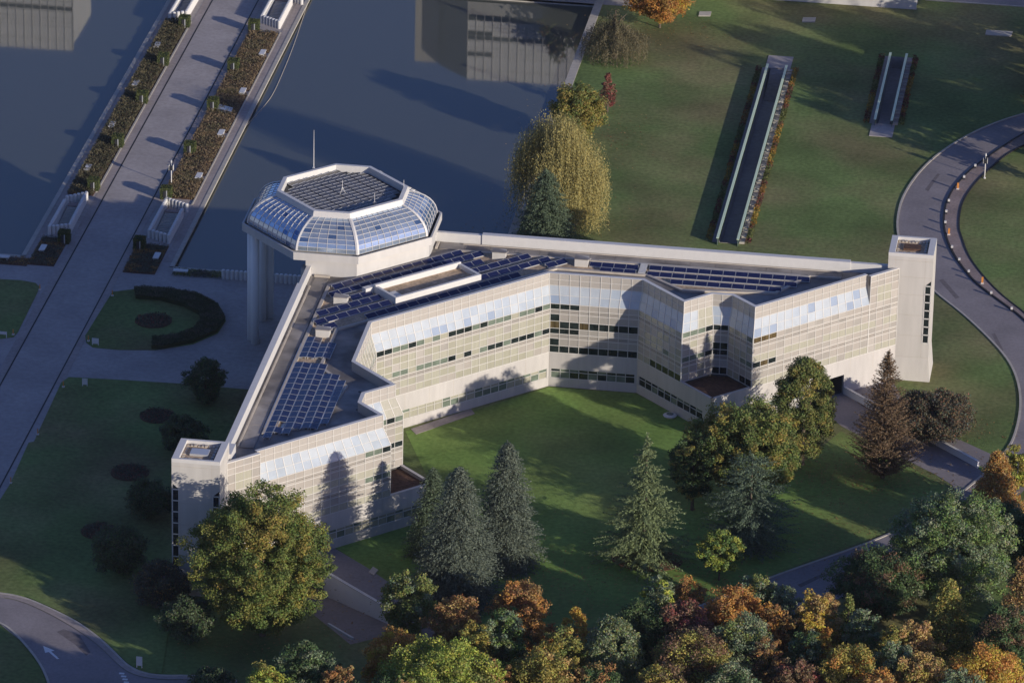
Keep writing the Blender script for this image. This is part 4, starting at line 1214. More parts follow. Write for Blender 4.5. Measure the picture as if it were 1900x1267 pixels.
T('low brown bush beside the brown feathery conifer', 1728, 730, 808, 156, 'dusk', ('brown', .5), seed=18, name='brown_bush', cat='bush', zlo=.0, dens=1.1, leaf=.26)
gs = 'dark evergreen bushes on the shaded lawn'
for i, (cx, yt, yb, w_, lab) in enumerate([
    (381, 664, 746, 82, 'dark rounded evergreen bush beside the paved court, topmost of its row'),
    (341, 770, 838, 92, 'dark evergreen bush near the outer wall, below the topmost one'),
    (277, 889, 958, 92, 'dark evergreen bush left of the stair tower and above the others'),
    (221, 974, 1064, 104, 'dark evergreen bush overlapping the lowest round flower bed'),
    (348, 1100, 1190, 100, 'dark bush under the big maple, at the tower foot'),
    (392, 1234, 1312, 96, 'dark bush at the bottom edge near the lower left drive')]):
    T(lab, cx, yt, yb, w_, 'yew', ('dkgreen', .3), seed=20+i, name='evergreen_bush', cat='bush', group=gs, zlo=.0, dens=1.0, leaf=.26)
T('grey brown shrub with a tan patch left of the tower foot', 301, 1044, 1120, 112, 'dusk', ('brown', .2), seed=27, name='shrub', cat='bush', zlo=0, spot=(.1, .45, .3, 'tan'))

# ------------------------------------------------------------------ the wood along the bottom
gw = 'autumn trees of the wood along the bottom'
FOREST = [
 (762,1056,1182,88,'olive',('grey',.2),'round','olive tree with pale leaf tips at the end of the white ramp wall'),
 (846,1100,1225,86,'rust',('tan',.3),'round','rust brown tree just right of the olive tree by the ramp wall'),
 (730,1166,1290,98,'orange',('yellow',.35),'round','orange and yellow tree below the white ramp wall'),
 (818,1200,1350,206,'lime',('olive',.25),'round','wide bright yellow green tree at the bottom edge'),
 (491,1231,1340,84,'lime',('yolive',.2),'round','small lime green tree at the bottom edge below the big maple'),
 (567,1188,1320,98,'dkgreen',('grey',.4),'round','dim grey green tree right of the small lime tree'),
 (630,1233,1350,68,'rust',('tan',.2),'round','small russet tree at the bottom edge beside the grey green one'),
 (964,1075,1195,90,'rust',('orange',.4),'round','copper coloured rounded tree nearest the blue spruces'),
 (931,1132,1262,88,'green',('grey',.4),'round','green tree directly below the copper coloured tree'),
 (984,1127,1250,72,'orange',('rust',.3),'round','orange tree below and right of the copper one'),
 (1064,1126,1250,48,'yellow',('orange',.4),'column','narrow golden yellow tree near the middle of the wood'),
 (1043,1163,1300,80,'yolive',('olive',.3),'round','olive yellow tree in front of the narrow golden one'),
 (1010,1202,1350,110,'yolive',('tan',.2),'round','broad mustard coloured tree at the bottom, right of the lime tree'),
 (1134,1143,1300,98,'grey',('olive',.3),'column','tall grey green tree in the middle of the bottom edge'),
 (1220,1069,1195,78,'grey',('lime',.35),'round','pale green rounded tree on the edge of the garden lawn'),
 (1190,1112,1240,104,'dkgreen',None,'round','shaded dark green tree below the pale green rounded one'),
 (1276,1070,1190,64,'rust',('orange',.3),'round','brown orange tree right of the pale green rounded one'),
 (1268,1114,1250,92,'red',('brown',.35),'round','crimson topped tree in the wood'),
 (1284,1166,1310,124,'brown',('yolive',.45),'round','brown olive tree in front of the crimson one'),
 (1356,1086,1220,96,'orange',('rust',.25),'round','bright orange tree, widest of the orange ones'),
 (1374,1140,1290,108,'grey',('olive',.35),'round','large grey green tree in front of the bright orange one'),
 (1402,1064,1180,84,'olive',('grey',.4),'round','olive green tree at the wood edge beside the drive'),
 (1452,1088,1200,74,'grey',None,'round','grey green tree where the drive vanishes into the wood'),
 (1428,1112,1235,62,'rust',('orange',.4),'round','small rust coloured tree between the grey green ones'),
 (1514,1094,1225,76,'tan',('yellow',.3),'round','tan coloured tree at the lower end of the drive'),
 (1570,1101,1215,48,'olive',None,'cone','narrow olive tree pointing up beside the drive'),
 (1513,1150,1275,64,'yellow',('orange',.3),'round','golden tree below the tan one'),
 (1599,1128,1250,70,'grey',('green',.4),'round','blue grey green tree below the narrow olive one'),
 (1652,1154,1285,66,'yolive',None,'round','mustard tree right of the blue grey one'),
 (1692,1144,1280,76,'tan',('brown',.2),'round','pale brown tree in front of the conical olive tree'),
 (1752,1072,1240,112,'yolive',('olive',.4),'cone','conical yellow olive tree under the largest green tree'),
 (1764,918,1120,190,'grey',('green',.5),'round','largest green tree of the right edge, with grey green leaves'),
 (1626,1012,1150,132,'dkgreen',('brown',.25),'round','dark brownish tree in the shade left of the largest green one'),
 (1728,934,1070,84,'rust',('orange',.2),'round','russet tree peeping out behind the largest green one'),
 (1846,836,960,98,'tan',('orange',.4),'cone','pointed orange tan tree at the end of the white ramp wall'),
 (1890,826,908,60,'yolive',('lime',.35),'round','yellow green tree on the right edge above the orange tan one'),
 (1890,1034,1215,100,'tan',('brown',.4),'cone','tan brown tree cut by the right edge'),
 (1818,1200,1340,124,'yellow',('orange',.5),'round','orange yellow tree in the lower right corner'),
 (1652,1188,1330,72,'grey',('green',.3),'round','grey green rounded tree near the lower right'),
 (1570,1194,1340,104,'yolive',('orange',.25),'round','olive orange tree at the bottom, right of the centre'),
 (1492,1164,1300,66,'dkgreen',('grey',.3),'round','dark green tree below the golden one'),
 (1474,1216,1340,84,'brown',('red',.25),'round','dull red brown tree at the bottom edge'),
 (1704,1208,1350,94,'tan',('yolive',.3),'round','sand coloured tree at the bottom left of the orange yellow one'),
 (1872,936,1044,104,'dkgreen',('grey',.3),'round','dark green tree at the right edge beneath the orange tan one'),
 (1100,1226,1360,90,'dkgreen',('rust',.2),'round','dim green tree at the bottom edge beside the tall grey green one'),
 (1224,1226,1360,100,'yolive',('brown',.3),'round','dull yellow tree at the bottom edge below the brown olive one'),
 (1352,1230,1370,100,'grey',('dkgreen',.4),'round','shaded grey tree at the bottom edge below the large grey green one'),
 (1776,1242,1380,90,'grey',None,'round','grey green tree peeping in at the bottom near the right corner'),
 (1628,1240,1380,80,'orange',('tan',.4),'round','orange tree just reaching into the bottom edge'),
 (920,1222,1350,60,'rust',None,'round','dark russet tree between the lime and the mustard trees'),
 (690,1250,1370,80,'dkgreen',None,'round','dark green tree at the bottom edge left of the lime tree'),
 (1420,1180,1310,70,'rust',('brown',.4),'round','brown tree behind the dull red brown one'),
 (880,1150,1270,70,'yolive',('olive',.3),'round','olive yellow tree between the russet and the green ones'),
 (1860,1120,1280,110,'dkgreen',('brown',.3),'round','shaded dark tree on the right between the tan and the orange ones'),
]
for i, (cx, yt, yb, w_, pal_, mix_, shp, lab) in enumerate(FOREST):
    T(lab, cx, yt, yb, w_, pal_, mix_, shp, gw, seed=100+i, name='autumn_tree', dens=.95, zlo=.03)
# trees outside the picture whose shadows fall into it: kept as masses of wood
def wood(name, spots, seed):
    rng = np.random.default_rng(seed); P_, N_ = [], []
    b = MB()
    for (x, y, H, R) in spots:
        m = int(12+R*R*3); d = rng.normal(size=(m, 3)); d /= np.linalg.norm(d, axis=1, keepdims=True)
        c = d*(.5+.5*rng.random((m, 1)))*np.array([R*.85, R*.85, H*.43])+np.array([x, y, H*.55])
        n = m*40; ci = rng.integers(0, m, n); o = rng.normal(size=(n, 3)); o /= np.linalg.norm(o, axis=1, keepdims=True)
        P_.append(c[ci]+o*(rng.random((n, 1))**.4)*1.25); N_.append(o)
        b.tube([(x, y, 0), (x, y, H*.7)], [.3, .1], 6)
    P_ = np.concatenate(P_); N_ = np.concatenate(N_); n = len(P_)
    col = palette(rng, 'olive', n, ('rust', .3))*(.7+.6*rng.random((n, 1)))
    o = tag(link(name, leaf_mesh(name, P_, .6*(.7+.6*rng.random(n)), col, N_*.6, rng)), None, None, None, 'stuff')
    tag(b.build(name+'_trunks', M['bark']), None, None, None, 'stuff')
wood('north_wood', [(41.0, 112.2, 11, 3), (44.5, 112.6, 9, 3), (48.5, 112.0, 8, 2.5)], 9)
rr_ = random.Random(11)
east = [(126, 52, 17, 5), (131, 60, 19, 5.5), (135, 70, 18, 5), (129, 77, 15, 4.5), (146, 64, 20, 6), (142, 96, 18, 5), (128, 43, 13, 4), (137, 48, 17, 5), (150, 50, 20, 6), (138, 104, 16, 5), (124, 66, 15, 4.5), (123.5, 84, 15, 4.5), (121.5, 91, 9, 3.5), (122, 97.5, 9, 3.5), (121.5, 104, 8, 3.2), (127, 110, 15, 5), (122, 60, 13, 4), (141, 56, 19, 6), (156, 66, 21, 6), (150, 92, 20, 6)]
wood('east_wood', east, 5)
south = []
for i in range(16):
    south.append((56+i*4.2+rr_.uniform(-2, 2), -174-rr_.uniform(0, 14), rr_.uniform(16, 21), rr_.uniform(5, 6.5)))
for i in range(2):
    south.append((146+rr_.uniform(0, 16), -112+i*6+rr_.uniform(-2, 2), rr_.uniform(10, 13), rr_.uniform(4, 5.5)))
for x_, y_, h_ in ((62,-168,20),(70,-172,21),(54,-165,17.5),(79,-177,22),(47,-162,14.5)): south.append((x_, y_, h_, 5.5))
for px_, py_, h_ in ((2064,1064,13),(1965,1085,12),(2010,1090,13)):
    v_ = at(px_, py_, 0); south.append((v_.x, v_.y, h_, 4.5))
wood('south_wood', south, 6)

fl_rng = np.random.default_rng(77)
P_ = []
for cx, cy, n, sx, sy in ((1225, 60, 500, 60, 22), (1100, 240, 420, 60, 40), (1030, 410, 500, 80, 25), (1400, 985, 700, 130, 40), (1490, 870, 500, 70, 20), (1640, 890, 700, 80, 25), (1335, 1075, 300, 50, 15), (1150, 1090, 900, 220, 30), (950, 1060, 500, 120, 40), (490, 1180, 600, 130, 30), (1720, 800, 500, 90, 20), (1600, 960, 500, 100, 50)):
    a = np.column_stack([cx+fl_rng.normal(size=n)*sx, cy+fl_rng.normal(size=n)*sy])
    P_ += [(*at(x, y, 0)[:2], .02+.05*fl_rng.random()) for x, y in a]
P_ = np.array(P_); n = len(P_)
tag(link('fallen_leaves', leaf_mesh('fallen_leaves', P_, .30*(.5+.8*fl_rng.random(n)), palette(fl_rng, 'rust', n, ('tan', .5))*(.5+.5*fl_rng.random((n, 1))), np.repeat([[0, 0, 2.5]], n, 0), fl_rng)), 'scattered brown fallen leaves on the lawns under the trees', 'leaves', None, 'stuff')
# ------------------------------------------------------------------ causeway planting and furniture
def rect(x0, y0, x1, y1): return [(x0, y0), (x1, y0), (x1, y1), (x0, y1)]
cover('causeway_shrub_bed', [rect(-4.0, 15.3, .7, 23.0), rect(-4.0, 23.0, -.7, 24.6), rect(-4.0, 24.6, .7, 40.2), rect(-4.0, 40.2, -.7, 41.9), rect(-4.0, 41.9, .7, 57.7), rect(-4.0, 57.7, -.7, 59.4), rect(-4.0, 59.4, .7, 74.2), rect(-4.0, 74.2, -.7, 75.9), rect(-4.0, 75.9, .7, 84.6)], .05, .62, 38000, 'bed', 'bedd', 'brown and green shrub bed on the right side of the causeway', 'shrub bed', seed=4, under='shrub_bed_soil')
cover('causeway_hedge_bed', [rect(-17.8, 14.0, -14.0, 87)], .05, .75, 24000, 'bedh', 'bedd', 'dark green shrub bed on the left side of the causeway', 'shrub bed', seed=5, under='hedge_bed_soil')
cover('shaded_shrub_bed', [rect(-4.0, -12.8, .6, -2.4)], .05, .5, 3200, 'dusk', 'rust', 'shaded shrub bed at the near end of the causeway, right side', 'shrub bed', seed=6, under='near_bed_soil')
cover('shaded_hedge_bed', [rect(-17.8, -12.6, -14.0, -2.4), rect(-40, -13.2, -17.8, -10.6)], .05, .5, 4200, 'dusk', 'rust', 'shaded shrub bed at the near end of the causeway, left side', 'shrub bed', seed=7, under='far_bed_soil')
cover('pond_edge_bed', [rect(3.0, -12.7, 10.2, -10.4)], .05, .45, 1500, 'dusk', 'olive', 'narrow planting between the pond and the paved court', 'shrub bed', seed=8)

b = MB()                                             # stone bench
b.box(-.42, -1.05, .34, .42, 1.05, .50); proto = b.mesh('seat', M['coping'])
b = MB(); b.box(-.34, -.14, 0, .34, .14, .34); legm = b.mesh('leg', M['coping'])
def bench(x, y, lab, rz=0):
    t = empty('stone_bench', (x, y, .05), lab, 'bench', 'white stone benches along the causeway', rz)
    link('seat', proto, t); link('leg', legm, t, (0, -.72, 0)); link('leg', legm, t, (0, .72, 0))
nm = ['nearest to the rotunda', 'second from the rotunda', 'third from the rotunda', 'fourth from the rotunda']
bench(-.25, -7.0, 'white bench in the shaded bed at the near end, right side of the causeway')
bench(-16.75, -7.2, 'white bench in the shaded bed at the near end, left side of the causeway')
for i, y in enumerate((23.6, 41.0, 58.4, 75.0)):
    bench(-.15, y, f'white bench in the sunlit bed on the right, {nm[i]}')
    bench(-16.8, y, f'white bench in the dark bed on the left, {nm[i]}')
b1 = gp([(337,504)]); bench(b1[0][0], -11.6, 'white bench lying along the pond edge by the paved court', PI/2)
b2 = gp([(5,480)]); bench(b2[0][0], -11.4, 'white bench at the left edge by the left pond', PI/2)

hb = None
def kiosk(x, y, lab, seed):
    rng = np.random.default_rng(seed)
    t = empty('hedge_niche', (x, y, .05), lab, 'hedge', 'clipped hedge niches along the causeway')
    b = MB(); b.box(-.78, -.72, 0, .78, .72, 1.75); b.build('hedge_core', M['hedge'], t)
    n = 1200; f = rng.integers(0, 5, n); u, v = rng.uniform(-1, 1, (2, n)); P_ = np.zeros((n, 3)); N_ = np.zeros((n, 3))
    for k, (ax_, sg) in enumerate(((0, 1), (0, -1), (1, 1), (1, -1), (2, 1))):
        s = f == k
        if ax_ == 0: P_[s] = np.column_stack([np.full(s.sum(), sg*.8), u[s]*.76, .9+v[s]*.88])
        elif ax_ == 1: P_[s] = np.column_stack([u[s]*.8, np.full(s.sum(), sg*.74), .9+v[s]*.88])
        else: P_[s] = np.column_stack([u[s]*.8, v[s]*.74, np.full(s.sum(), 1.79)])
        N_[s, ax_] = sg
    keep = ~((P_[:, 1] < -.7) & (abs(P_[:, 0]) < .3) & (P_[:, 2] < 1.5)); P_, N_ = P_[keep], N_[keep]
    P_ += rng.normal(size=P_.shape)*.04
    col = palette(rng, 'olive', len(P_), ('dkgreen', .3))*(.5+.4*rng.random((len(P_), 1)))
    link('foliage', leaf_mesh('foliage', P_, .17*(.7+.6*rng.random(len(P_))), col, N_*1.2, rng), t)
    b = MB(); b.box(-.30, -.80, .15, .12, -.70, 1.35); b.build('niche', M['black'], t)
    b = MB(); b.box(.12, -.86, .0, .26, -.72, 1.45); b.build('post', M['alu'], t)
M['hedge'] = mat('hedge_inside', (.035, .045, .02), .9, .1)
for i, (yr, yl) in enumerate(((-4.0, -3.7), (15.3, 16.4), (33.0, 33.6), (51.1, 51.7), (67.7, 67.9), (85.0, 84.8))):
    kiosk(-3.35, yr, ['hedge niche in the shaded bed, right side', 'hedge niche nearest the sunlit stair, right side', 'second hedge niche of the sunlit right side row', 'third hedge niche of the sunlit right side row, beside a grey slab', 'fourth hedge niche of the sunlit right side row', 'hedge niche next to the far stair, right side'][i], 40+i)
    kiosk(-14.4, yl, ['hedge niche in the shaded bed, left side', 'hedge niche nearest the shaded stair, left side', 'second hedge niche of the left side row', 'third hedge niche of the left side row', 'fourth hedge niche of the left side row', 'hedge niche next to the far stair, left side'][i], 60+i)
b = MB(); b.prism(gp([(399,197),(432,206),(429,213),(396,205)]), 0, .5); tag(b.build('bed_slab', M['alu']), 'flat grey slab lying across the sunlit shrub bed', 'slab')

# stair openings ringed by white stone posts
b = MB(); b.tube([(0,0,0),(0,0,1.28)], .265, 12); b.tube([(0,0,1.28),(0,0,1.36)], [.265,.18], 12); pstm = b.mesh('post', M['coping'])
def stair_ring(corners, label, back_extra=None):
    """corners: near-left, near-right, far-right, far-left"""
    cx = sum(c[0] for c in corners)/4; cy = sum(c[1] for c in corners)/4
    t = empty('stair_opening', (cx, cy, 0), label, 'stair', 'stair openings ringed by white stone posts')
    def line(a, c, skip_last=True):
        n = max(2, round(math.dist(a, c)/.64))
        for i in range(n if skip_last else n+1):
            place(pstm, 'post', t, a[0]+(c[0]-a[0])*i/n-cx, a[1]+(c[1]-a[1])*i/n-cy, .02)
    nl, nr, fr_, fl = corners
    line(nl, nr); line(nr, fr_); line(fl, nl)
    if back_extra: line(*back_extra, skip_last=False)
    ins = [(nl[0]+.3, nl[1]+.5), (nr[0]-.3, nr[1]+.5), (fr_[0]-.3, fr_[1]), (fl[0]+.3, fl[1])]
    w_ = MB()
    for a, c in ((ins[0], ins[1]), (ins[1], ins[2]), (ins[3], ins[0])):
        d_ = (c[0]-a[0], c[1]-a[1]); w_.quad((a[0]-cx, a[1]-cy, .02), (c[0]-cx, c[1]-cy, .02), (c[0]-cx, c[1]-cy, .95), (a[0]-cx, a[1]-cy, .95))
    w_.build('side_wall', M['coping'], t)
    y0, y1 = max(ins[0][1], ins[1][1])+.3, min(ins[2][1], ins[3][1])-.4
    ns = 14
    for i in range(ns):
        s = MB(); y = y0+(y1-y0)*i/ns; s.box(ins[0][0]-cx+.25, y-cy, .03, ins[1][0]-cx-.25, y-cy+(y1-y0)/ns*.7, .05+.035*i); s.build('step', M['kerb'], t)
    s = MB(); s.box(ins[0][0]-cx+.25, y1-cy, .03, ins[1][0]-cx-.25, y1-cy+1.2, .62); s.build('landing', M['brick'], t)
stair_ring([(-2.8, .3), (.3, -1.2), (.3, 9.2), (-2.7, 12.4)], 'white post ringed stair right of the causeway, half in sunlight', ((-2.7, 12.4), (.6, 10.6)))
stair_ring([(-17.1, -1.2), (-14.4, .1), (-14.6, 12.3), (-17.1, 8.8)], 'white post ringed stair left of the causeway, in the shade', ((-17.0, 10.2), (-14.6, 12.3)))
stair_ring([(-17.2, 87.0), (-14.8, 88.4), (-14.7, 100), (-17.1, 98)], 'white post ringed stair at the top edge, left of the causeway')
stair_ring([(-2.8, 88.8), (.3, 86.8), (.3, 98), (-2.7, 101)], 'white post ringed stair at the top edge, right of the causeway', ((-.6, 99.5), (1.9, 98.0)))
t = empty('post_balustrade', (19, -12.3, 0), 'low balustrade of white stone posts between the pond and the paved court', 'balustrade')
for i in range(27): place(pstm, 'post', t, -8.6+i*.64, 0, .02)
# lamps
def lamp(px, py, h, lab):
    c = at(px, py, 0); t = empty('lamp_post', c, lab, 'lamp post', 'lamp posts')
    b = MB(); b.tube([(0,0,0),(0,0,h*.62)], .075, 8); b.tube([(0,0,0),(0,0,.12)], .2, 8); b.build('pole', M['post'], t)
    b = MB(); b.box(-.26,-.26,h*.62,.26,.26,h*.62+.55); b.build('lantern', M['black'], t)
    b = MB(); b.tube([(0,0,h*.62+.55),(0,0,h*.95)], .05, 6); b.tube([(0,0,h*.9),(0,0,h)], [.16,.10], 8); b.build('finial', M['alu'], t)
    for dx in (-.3, .3):
        b = MB(); b.box(dx-.02,-.3,h*.62-.05,dx+.02,.3,h*.62+.75); b.build('bracket', M['post'], t)
lamp(318, 344, 4.0, 'lamp post with a dark lantern beside the causeway')
lamp(1826.7, 331, 4.0, 'lamp post with a dark lantern on the grass beside the curving drive')
# bollards
gb = 'white bollards along the drive footpath'
bol = [(1809.5,312),(1788.8,333),(1760.5,377),(1755.7,397),(1754,417),(1766.3,463),(1779.8,486),(1797.4,508),(1839,548),(1877,577)]
for i, (px, py) in enumerate(bol):
    c = at(px, py, .1); t = empty('bollard', c, 'small white bollard on the drive footpath, ' + ['closest to the lamp post', 'second from the lamp post', 'just below the upper orange marker', 'fourth from the lamp post', 'just above the middle orange marker', 'just below the middle orange marker', 'seventh from the lamp post', 'just above the lower orange marker', 'just below the lower orange marker', 'nearest the right edge'][i], 'bollard', gb)
    b = MB(); b.box(-.13,-.13,0,.13,.13,.30); b.build('base', M['black'], t)
    b = MB(); b.box(-.15,-.15,.30,.15,.15,.62); b.build('head', M['coping'], t)
for px, py, lab in ((1777.2,351,'upper orange marker post on the drive footpath'), (1760.5,435.5,'middle orange marker post on the drive footpath, behind the tower'), (1822.5,526,'lower orange marker post on the drive footpath, right of the tower')):
    c = at(px, py, .1); t = empty('marker_post', c, lab, 'marker post', 'orange marker posts')
    b = MB(); b.box(-.13,-.13,.16,.13,.13,1.0); b.build('shaft', M['orange'], t)
    b = MB(); b.box(-.2,-.2,0,.2,.2,.16); b.build('foot', M['coping'], t)
for px, py, lab in ((74,538,'thin red and white marker on the corner of the left lawn'), (208.5,549,'thin marker at the upper corner of the D shaped lawn'), (164,633,'dark striped marker left of the white board'), (24.5,621,'small pale marker at the lower corner of the left lawn'), (117.5,718,'thin red marker at the corner of the big shaded lawn'), (70,806,'thin red marker on the footpath of the big shaded lawn'), (20,896,'thin red marker further down the lawn footpath')):
    c = at(px, py, .1); t = empty('marker_post', c, lab, 'marker post', 'thin marker posts by the lawns')
    b = MB(); b.tube([(0,0,.14),(0,0,.85)], .07, 6); b.build('shaft', M['orange'], t)
    b = MB(); b.box(-.16,-.16,0,.16,.16,.14); b.build('foot', M['coping'], t)
def board(px, py, w_, h, lab, frame_only=False):
    c = at(px, py, .1); t = empty('sign_board', c, lab, 'sign board', 'white boards on the lawns')
    for dx in (-w_/2+.06, w_/2-.06):
        b = MB(); b.box(dx-.05,-.05,0,dx+.05,.05,h); b.build('leg', M['coping'], t)
    b = MB(); b.box(-w_/2,-.04,h*(.55 if frame_only else .2),w_/2,.04,h); b.build('panel', M['coping'], t)
board(177,640,.95,1.0,'white board at the lower corner of the D shaped lawn')
board(157.5,716,.75,1.1,'white board at the top of the big shaded lawn')
board(3,626,1.5,.9,'white framed board cut by the left edge', True)
board(258.5,1238,.75,1.5,'white board beside the lower left drive')
# planting on the court
hc = gp([(248.6,538.5),(300,540),(315,541.9),(365,550),(404,570),(418,596),(403,618),(358,637.5),(300,649),(281.5,648.5),(281.7,632),(324.8,627),(358,615.4),(372.9,598.9),(369.6,585.6),(341.4,570.7),(298.3,559),(251.9,555.8)])
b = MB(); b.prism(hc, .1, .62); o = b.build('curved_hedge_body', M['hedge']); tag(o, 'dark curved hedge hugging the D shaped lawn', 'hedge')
rngc = np.random.default_rng(2)
cover('curved_hedge_leaves', [hc], .55, .95, 9000, 'yew', 'dusk', 'dark leaf surface of the curved hedge', 'hedge', seed=11)
for i, (cx, cy, rx, lab) in enumerate(((285,595.6,34,'round dark flower bed in the middle of the D shaped lawn'), (292,772,33,'round dark flower bed on the shaded lawn, upper of the three'), (241,877,36,'round dark flower bed on the shaded lawn, middle of the three'), (184,986,34,'round dark flower bed on the shaded lawn, lowest of the three'))):
    c = at(cx, cy, .1); R_ = rx/ppm(c)
    poly = [(c.x+R_*math.cos(a*PI/12), c.y+R_*math.sin(a*PI/12)) for a in range(24)]
    t = empty('flower_bed', (c.x, c.y, .1), lab, 'flower bed', 'round flower beds')
    b = MB(); b.prism([(x-c.x, y-c.y) for x, y in poly], 0, .08); b.build('soil', M['soil'], t)
    n = 700; a = rngc.random(n)*6.283; r_ = R_*np.sqrt(rngc.random(n)); P_ = np.column_stack([np.cos(a)*r_, np.sin(a)*r_, .08+.3*rngc.random(n)])
    pl_ = link('plants', leaf_mesh('plants', P_, .28*(.6+.8*rngc.random(n)), palette(rngc, 'dusk', n, ('red', .25))*(.6+.6*rngc.random((n, 1))), np.repeat([[0, 0, .6]], n, 0), rngc), t); tag(pl_, kind='stuff')
b = MB(); c = at(1200, 1040, 0); b.prism([(c.x+4.6*math.cos(a*PI/10), c.y+3.4*math.sin(a*PI/10)+.3) for a in range(20)], 0, .05); tag(b.build('mulch_ring', M['mulch']), kind='structure')
c = at(1243, 773, 0); t = empty('stone_bowl', c, 'low round white stone bowl on the lawn by the shaded facade', 'bowl')
b = MB(); b.tube([(0,0,0),(0,0,.25),(0,0,.42)], [.75,.95,.62], 20); b.build('rim', M['coping'], t)
b = MB(); b.tube([(0,0,.42),(0,0,.52)], [.5,.3], 12); b.build('planting', M['green'], t)
# buoy line on the pond
pts = smooth_line([(573,0),(560,40),(545,85),(527,130),(507,175),(492,195),(470,220),(440,250),(412,268)], 2)
b = MB(); w3 = [(*at(x, y, ZW+.05)[:2], ZW+.04) for x, y in pts]
b.tube(w3, .045, 5); tag(b.build('buoy_line', M['rope']), 'thin pale floating line curving across the pond', 'rope')

# ------------------------------------------------------------------ sunken stairways with glass balustrades
def stairway(x0, x1, y0, y1, yl0, yl1, label, down, flower_side):
    t = empty('sunken_stairway', ((x0+x1)/2, (y0+y1)/2, 0), label, 'stairway', 'sunken stairways in the lawn')
    cx, cy = (x0+x1)/2, (y0+y1)/2
    def add(mb, name, m):
        mb.v = [(x-cx, y-cy, z) for x, y, z in mb.v]; return mb.build(name, m, t)
    D = -1.9
    b = MB()
    b.quad((x0,y0,D),(x0,y1,D),(x0,y1,.05),(x0,y0,.05)); b.quad((x1,y0,D),(x1,y1,D),(x1,y1,.05),(x1,y0,.05)); b.quad((x0,y1,D),(x1,y1,D),(x1,y1,.05),(x0,y1,.05)); b.quad((x0,y0,D),(x1,y0,D),(x1,y0,.05),(x0,y0,.05)); b.quad((x0,y0,D),(x1,y0,D),(x1,y1,D),(x0,y1,D))
    add(b, 'pit_wall', M['paving'])
    b = MB(); b.box(x0-.6, yl0, .0, x1+.6, yl1, .07); add(b, 'landing', M['paving'])
    n = 22; ys = y1 if down > 0 else y0
    for i in range(n):
        s = MB(); yy = ys-down*i*.42; s.box(x0+.25, min(yy, yy-down*.42), D, x1-.25, max(yy, yy-down*.42), -.06-i*.08); add(s, 'step', M['footpath'])
    for xx in (x0-.12, x1+.12):
        b = MB(); b.box(xx-.03, y0-1, 0, xx+.03, y1-1, 1.05); add(b, 'glass_sheet', M['bglass'])
        b = MB(); b.box(xx-.19, y0-1, 1.05, xx+.19, y1-1, 1.12); add(b, 'hand_rail', M['rail'])
    b = MB(); b.box(x0-1.0, y0, 0, x0-.2, y1, .06); b.box(x1+.2, y0, 0, x1+1.0, y1, .06); add(b, 'side_kerb', M['footpath'])
    nb_ = int((y1-y0)/1.1)
    b = MB()
    for i in range(nb_):
        yy = y0+i*1.1
        if (i*7) % 11 < 7: b.box(x1+.25, yy, .06, x1+.95, yy+.4, .30)
    tag(add(b, 'grating', M['kerb']), kind='stuff')
    rng = np.random.default_rng(int(x0))
    for side, xx in ((-1, x0-1.5), (1, x1+1.5)):
        n = int((y1-y0)*34); yy = y0+(y1-y0)*rng.random(n)
        P_ = np.column_stack([xx+rng.uniform(-.42, .42, n), yy, .08+.5*rng.random(n)])
        col = np.zeros((n, 3)); seg = (np.sin(yy*.55+side)+np.sin(yy*.23+2*side))
        for m_, key in ((seg > .8, 'yellow'), ((seg <= .8) & (seg > .1), 'orange'), ((seg <= .1) & (seg > -.7), 'red'), (seg <= -.7, 'olive')):
            col[m_] = palette(rng, key, int(m_.sum()))
        P_[:, 0] -= cx; P_[:, 1] -= cy
        o = link('flower_border', leaf_mesh('flower_border', P_, .3*(.6+.8*rng.random(n)), col*(.35+.4*rng.random((n, 1))), np.repeat([[.2, -.2, .5]], n, 0), rng), t)
M['rail'] = mat('pale_green_glass_edge', (.62, .74, .50), .45, .5)
stairway(77.9, 80.6, 14.0, 84.6, 84.6, 90.0, 'long sunken stairway with pale green glass balustrades, running from the roof edge up the lawn', 1, 1)
stairway(96.25, 98.55, 64.5, 93.2, 59.3, 64.5, 'shorter sunken stairway with glass balustrades in the shaded lawn', -1, 1)

# ramp walls
def ramp_wall(pa, pb, z0, z1a, z1b, th, label):
    a, b_ = Vector((pa[0], pa[1], 0)), Vector((pb[0], pb[1], 0)); d = (b_-a).normalized(); n = Vector((-d.y, d.x, 0))*th
    a, b_ = a-n*.3, b_-n*.3
    t = empty('ramp_wall', (a.x, a.y, 0), label, 'wall', 'white walls beside the service ramps')
    m = MB()
    m.hexa([(0, 0, z0), tuple((b_-a)+Vector((0, 0, z0))), tuple((b_-a)+n+Vector((0, 0, z0))), tuple(n+Vector((0, 0, z0))), (0, 0, z1a), tuple((b_-a)+Vector((0, 0, z1b))), tuple((b_-a)+n+Vector((0, 0, z1b))), tuple(n+Vector((0, 0, z1a)))])
    m.build('wall', M['column'], t)
    c = MB(); e = n*.15
    c.hexa([tuple(-e+Vector((0, 0, z1a))), tuple((b_-a)-e+Vector((0, 0, z1b))), tuple((b_-a)+n+e+Vector((0, 0, z1b))), tuple(n+e+Vector((0, 0, z1a))), tuple(-e+Vector((0, 0, z1a+.08))), tuple((b_-a)-e+Vector((0, 0, z1b+.08))), tuple((b_-a)+n+e+Vector((0, 0, z1b+.08))), tuple(n+e+Vector((0, 0, z1a+.08)))])
    c.build('coping', M['coping'], t)
ramp_wall(pq(46.05, QF+.02), at(1814, 868, 0), 0, 1.0, .9, .32, 'long white wall beside the service road at the right wing')
ramp_wall(at(602, 1063, 0), at(726, 1135, 0), -3.6, .25, .25, .34, 'white retaining wall of the sunken service road at the lower left wing')
b = MB()
pz = [-3.5, -1.8, -1.8, -2.2, -3.6]
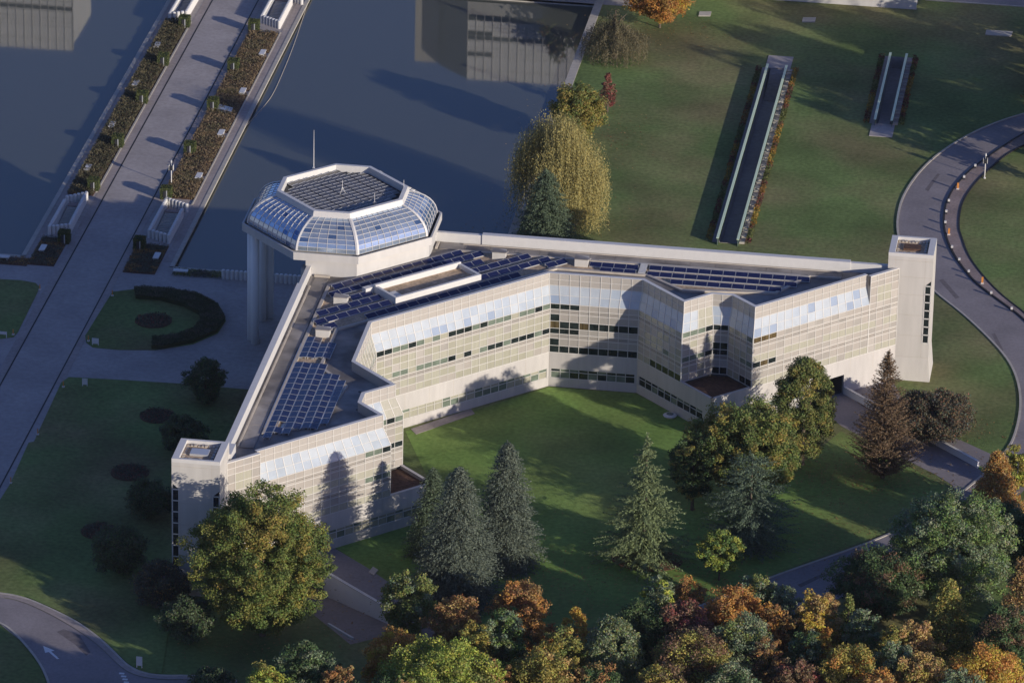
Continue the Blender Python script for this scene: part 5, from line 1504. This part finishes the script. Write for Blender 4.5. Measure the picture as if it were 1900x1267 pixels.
b.f.append(tuple(range(5))); b.m.append(0); b.v += [(x, y, z) for (x, y), z in zip(pit, pz)]
for i in range(5):
    j = (i+1) % 5
    b.quad((*pit[i], pz[i]), (*pit[j], pz[j]), (*pit[j], 0.0), (*pit[i], 0.0))
struct('sunken_service_road', b, M['asphalt'])
b = MB(); b.strip(gp([(609,1160),(655,1187)]), -.12, .12, 0, .35); tag(b.build('low_rail', M['coping']), 'short white rail beside the sunken service road', 'rail')

# ------------------------------------------------------------------ building across the lawn, mirrored in the pond
def north_block(x0, x1, label, wing, y=115.0):
    t = empty('north_building', (x0, y, 0), label, 'office building')
    L = x1-x0; b = MB(); b.box(0, 0, 0, L, 14, 15.2); b.box(0, -.03, 0, L, .4, 16.3); b.build('wall', M['column'], t)
    b = MB(); b.box(-.1, -.15, 0, L+.1, 0, 5.05); b.build('base_wall', M['white'], t)
    g_ = MB(); n = int(L/1.34)
    for i in range(n+1): g_.box(i*L/n-.05, -.12, 5.05, i*L/n+.05, .0, 16.3)
    for z in (6.1, 7.15, 7.85, 8.65, 9.7, 10.75, 11.45, 12.25, 14.6): g_.box(0, -.1, z-.04, L, 0, z+.04)
    g_.build('mullion_grid', M['frame'], t)
    for z0, z1, full in ((5.1, 6.1, 1), (7.85, 8.6, 0), (8.7, 9.4, 1), (11.45, 12.2, 0)):
        q = MB()
        for i in range(n if full else min(3, n)): q.box(i*L/n+.06, -.06, z0, (i+1)*L/n-.06, .01, z1)
        q.build('window_row', M['dark'], t)
    # wing receding to the north west
    q = MB(); k = wing
    q.prism([(0, .05), (0.5, 12), (-k+.3, 12), (-k, k)], 0, 16.3); q.build('receding_wing', M['panel'], t)
    q = MB(); q.prism([(-k-.05, k), (-k-.05, k+8), (-k-4, k+8), (-k-4, k+.02)], 0, 16.0); q.build('rear_wing', M['stone'], t)
north_block(26.2, 98.3, 'white building across the lawn whose base shows at the top right edge', 5.5)
north_block(-78, -39, 'white building mirrored in the left pond at the top left corner', 9.0)
b = MB(); b.box(99.5, 119.6, 0, 190, 128, .05); struct('far_road', b, M['asphalt'])
b = MB(); b.box(99.5, 119.3, 0, 190, 119.6, .12); struct('far_kerb', b, M['kerb'])

# ------------------------------------------------------------------ morning haze
hm = bpy.data.materials.new('haze'); hm.use_nodes = True
hn = hm.node_tree; hn.nodes.clear()
ho = hn.nodes.new('ShaderNodeOutputMaterial'); hv = hn.nodes.new('ShaderNodeVolumePrincipled')
hv.inputs['Color'].default_value = (0.80, 0.87, 1.0, 1); hv.inputs['Density'].default_value = 0.000013; hv.inputs['Anisotropy'].default_value = 0.0
hn.links.new(hv.outputs[0], ho.inputs['Volume'])
b = MB(); b.box(-610, -820, -6, 710, 710, 332)
tag(b.build('haze', hm), 'thin pale morning haze over the whole ground', 'haze', None, 'stuff')
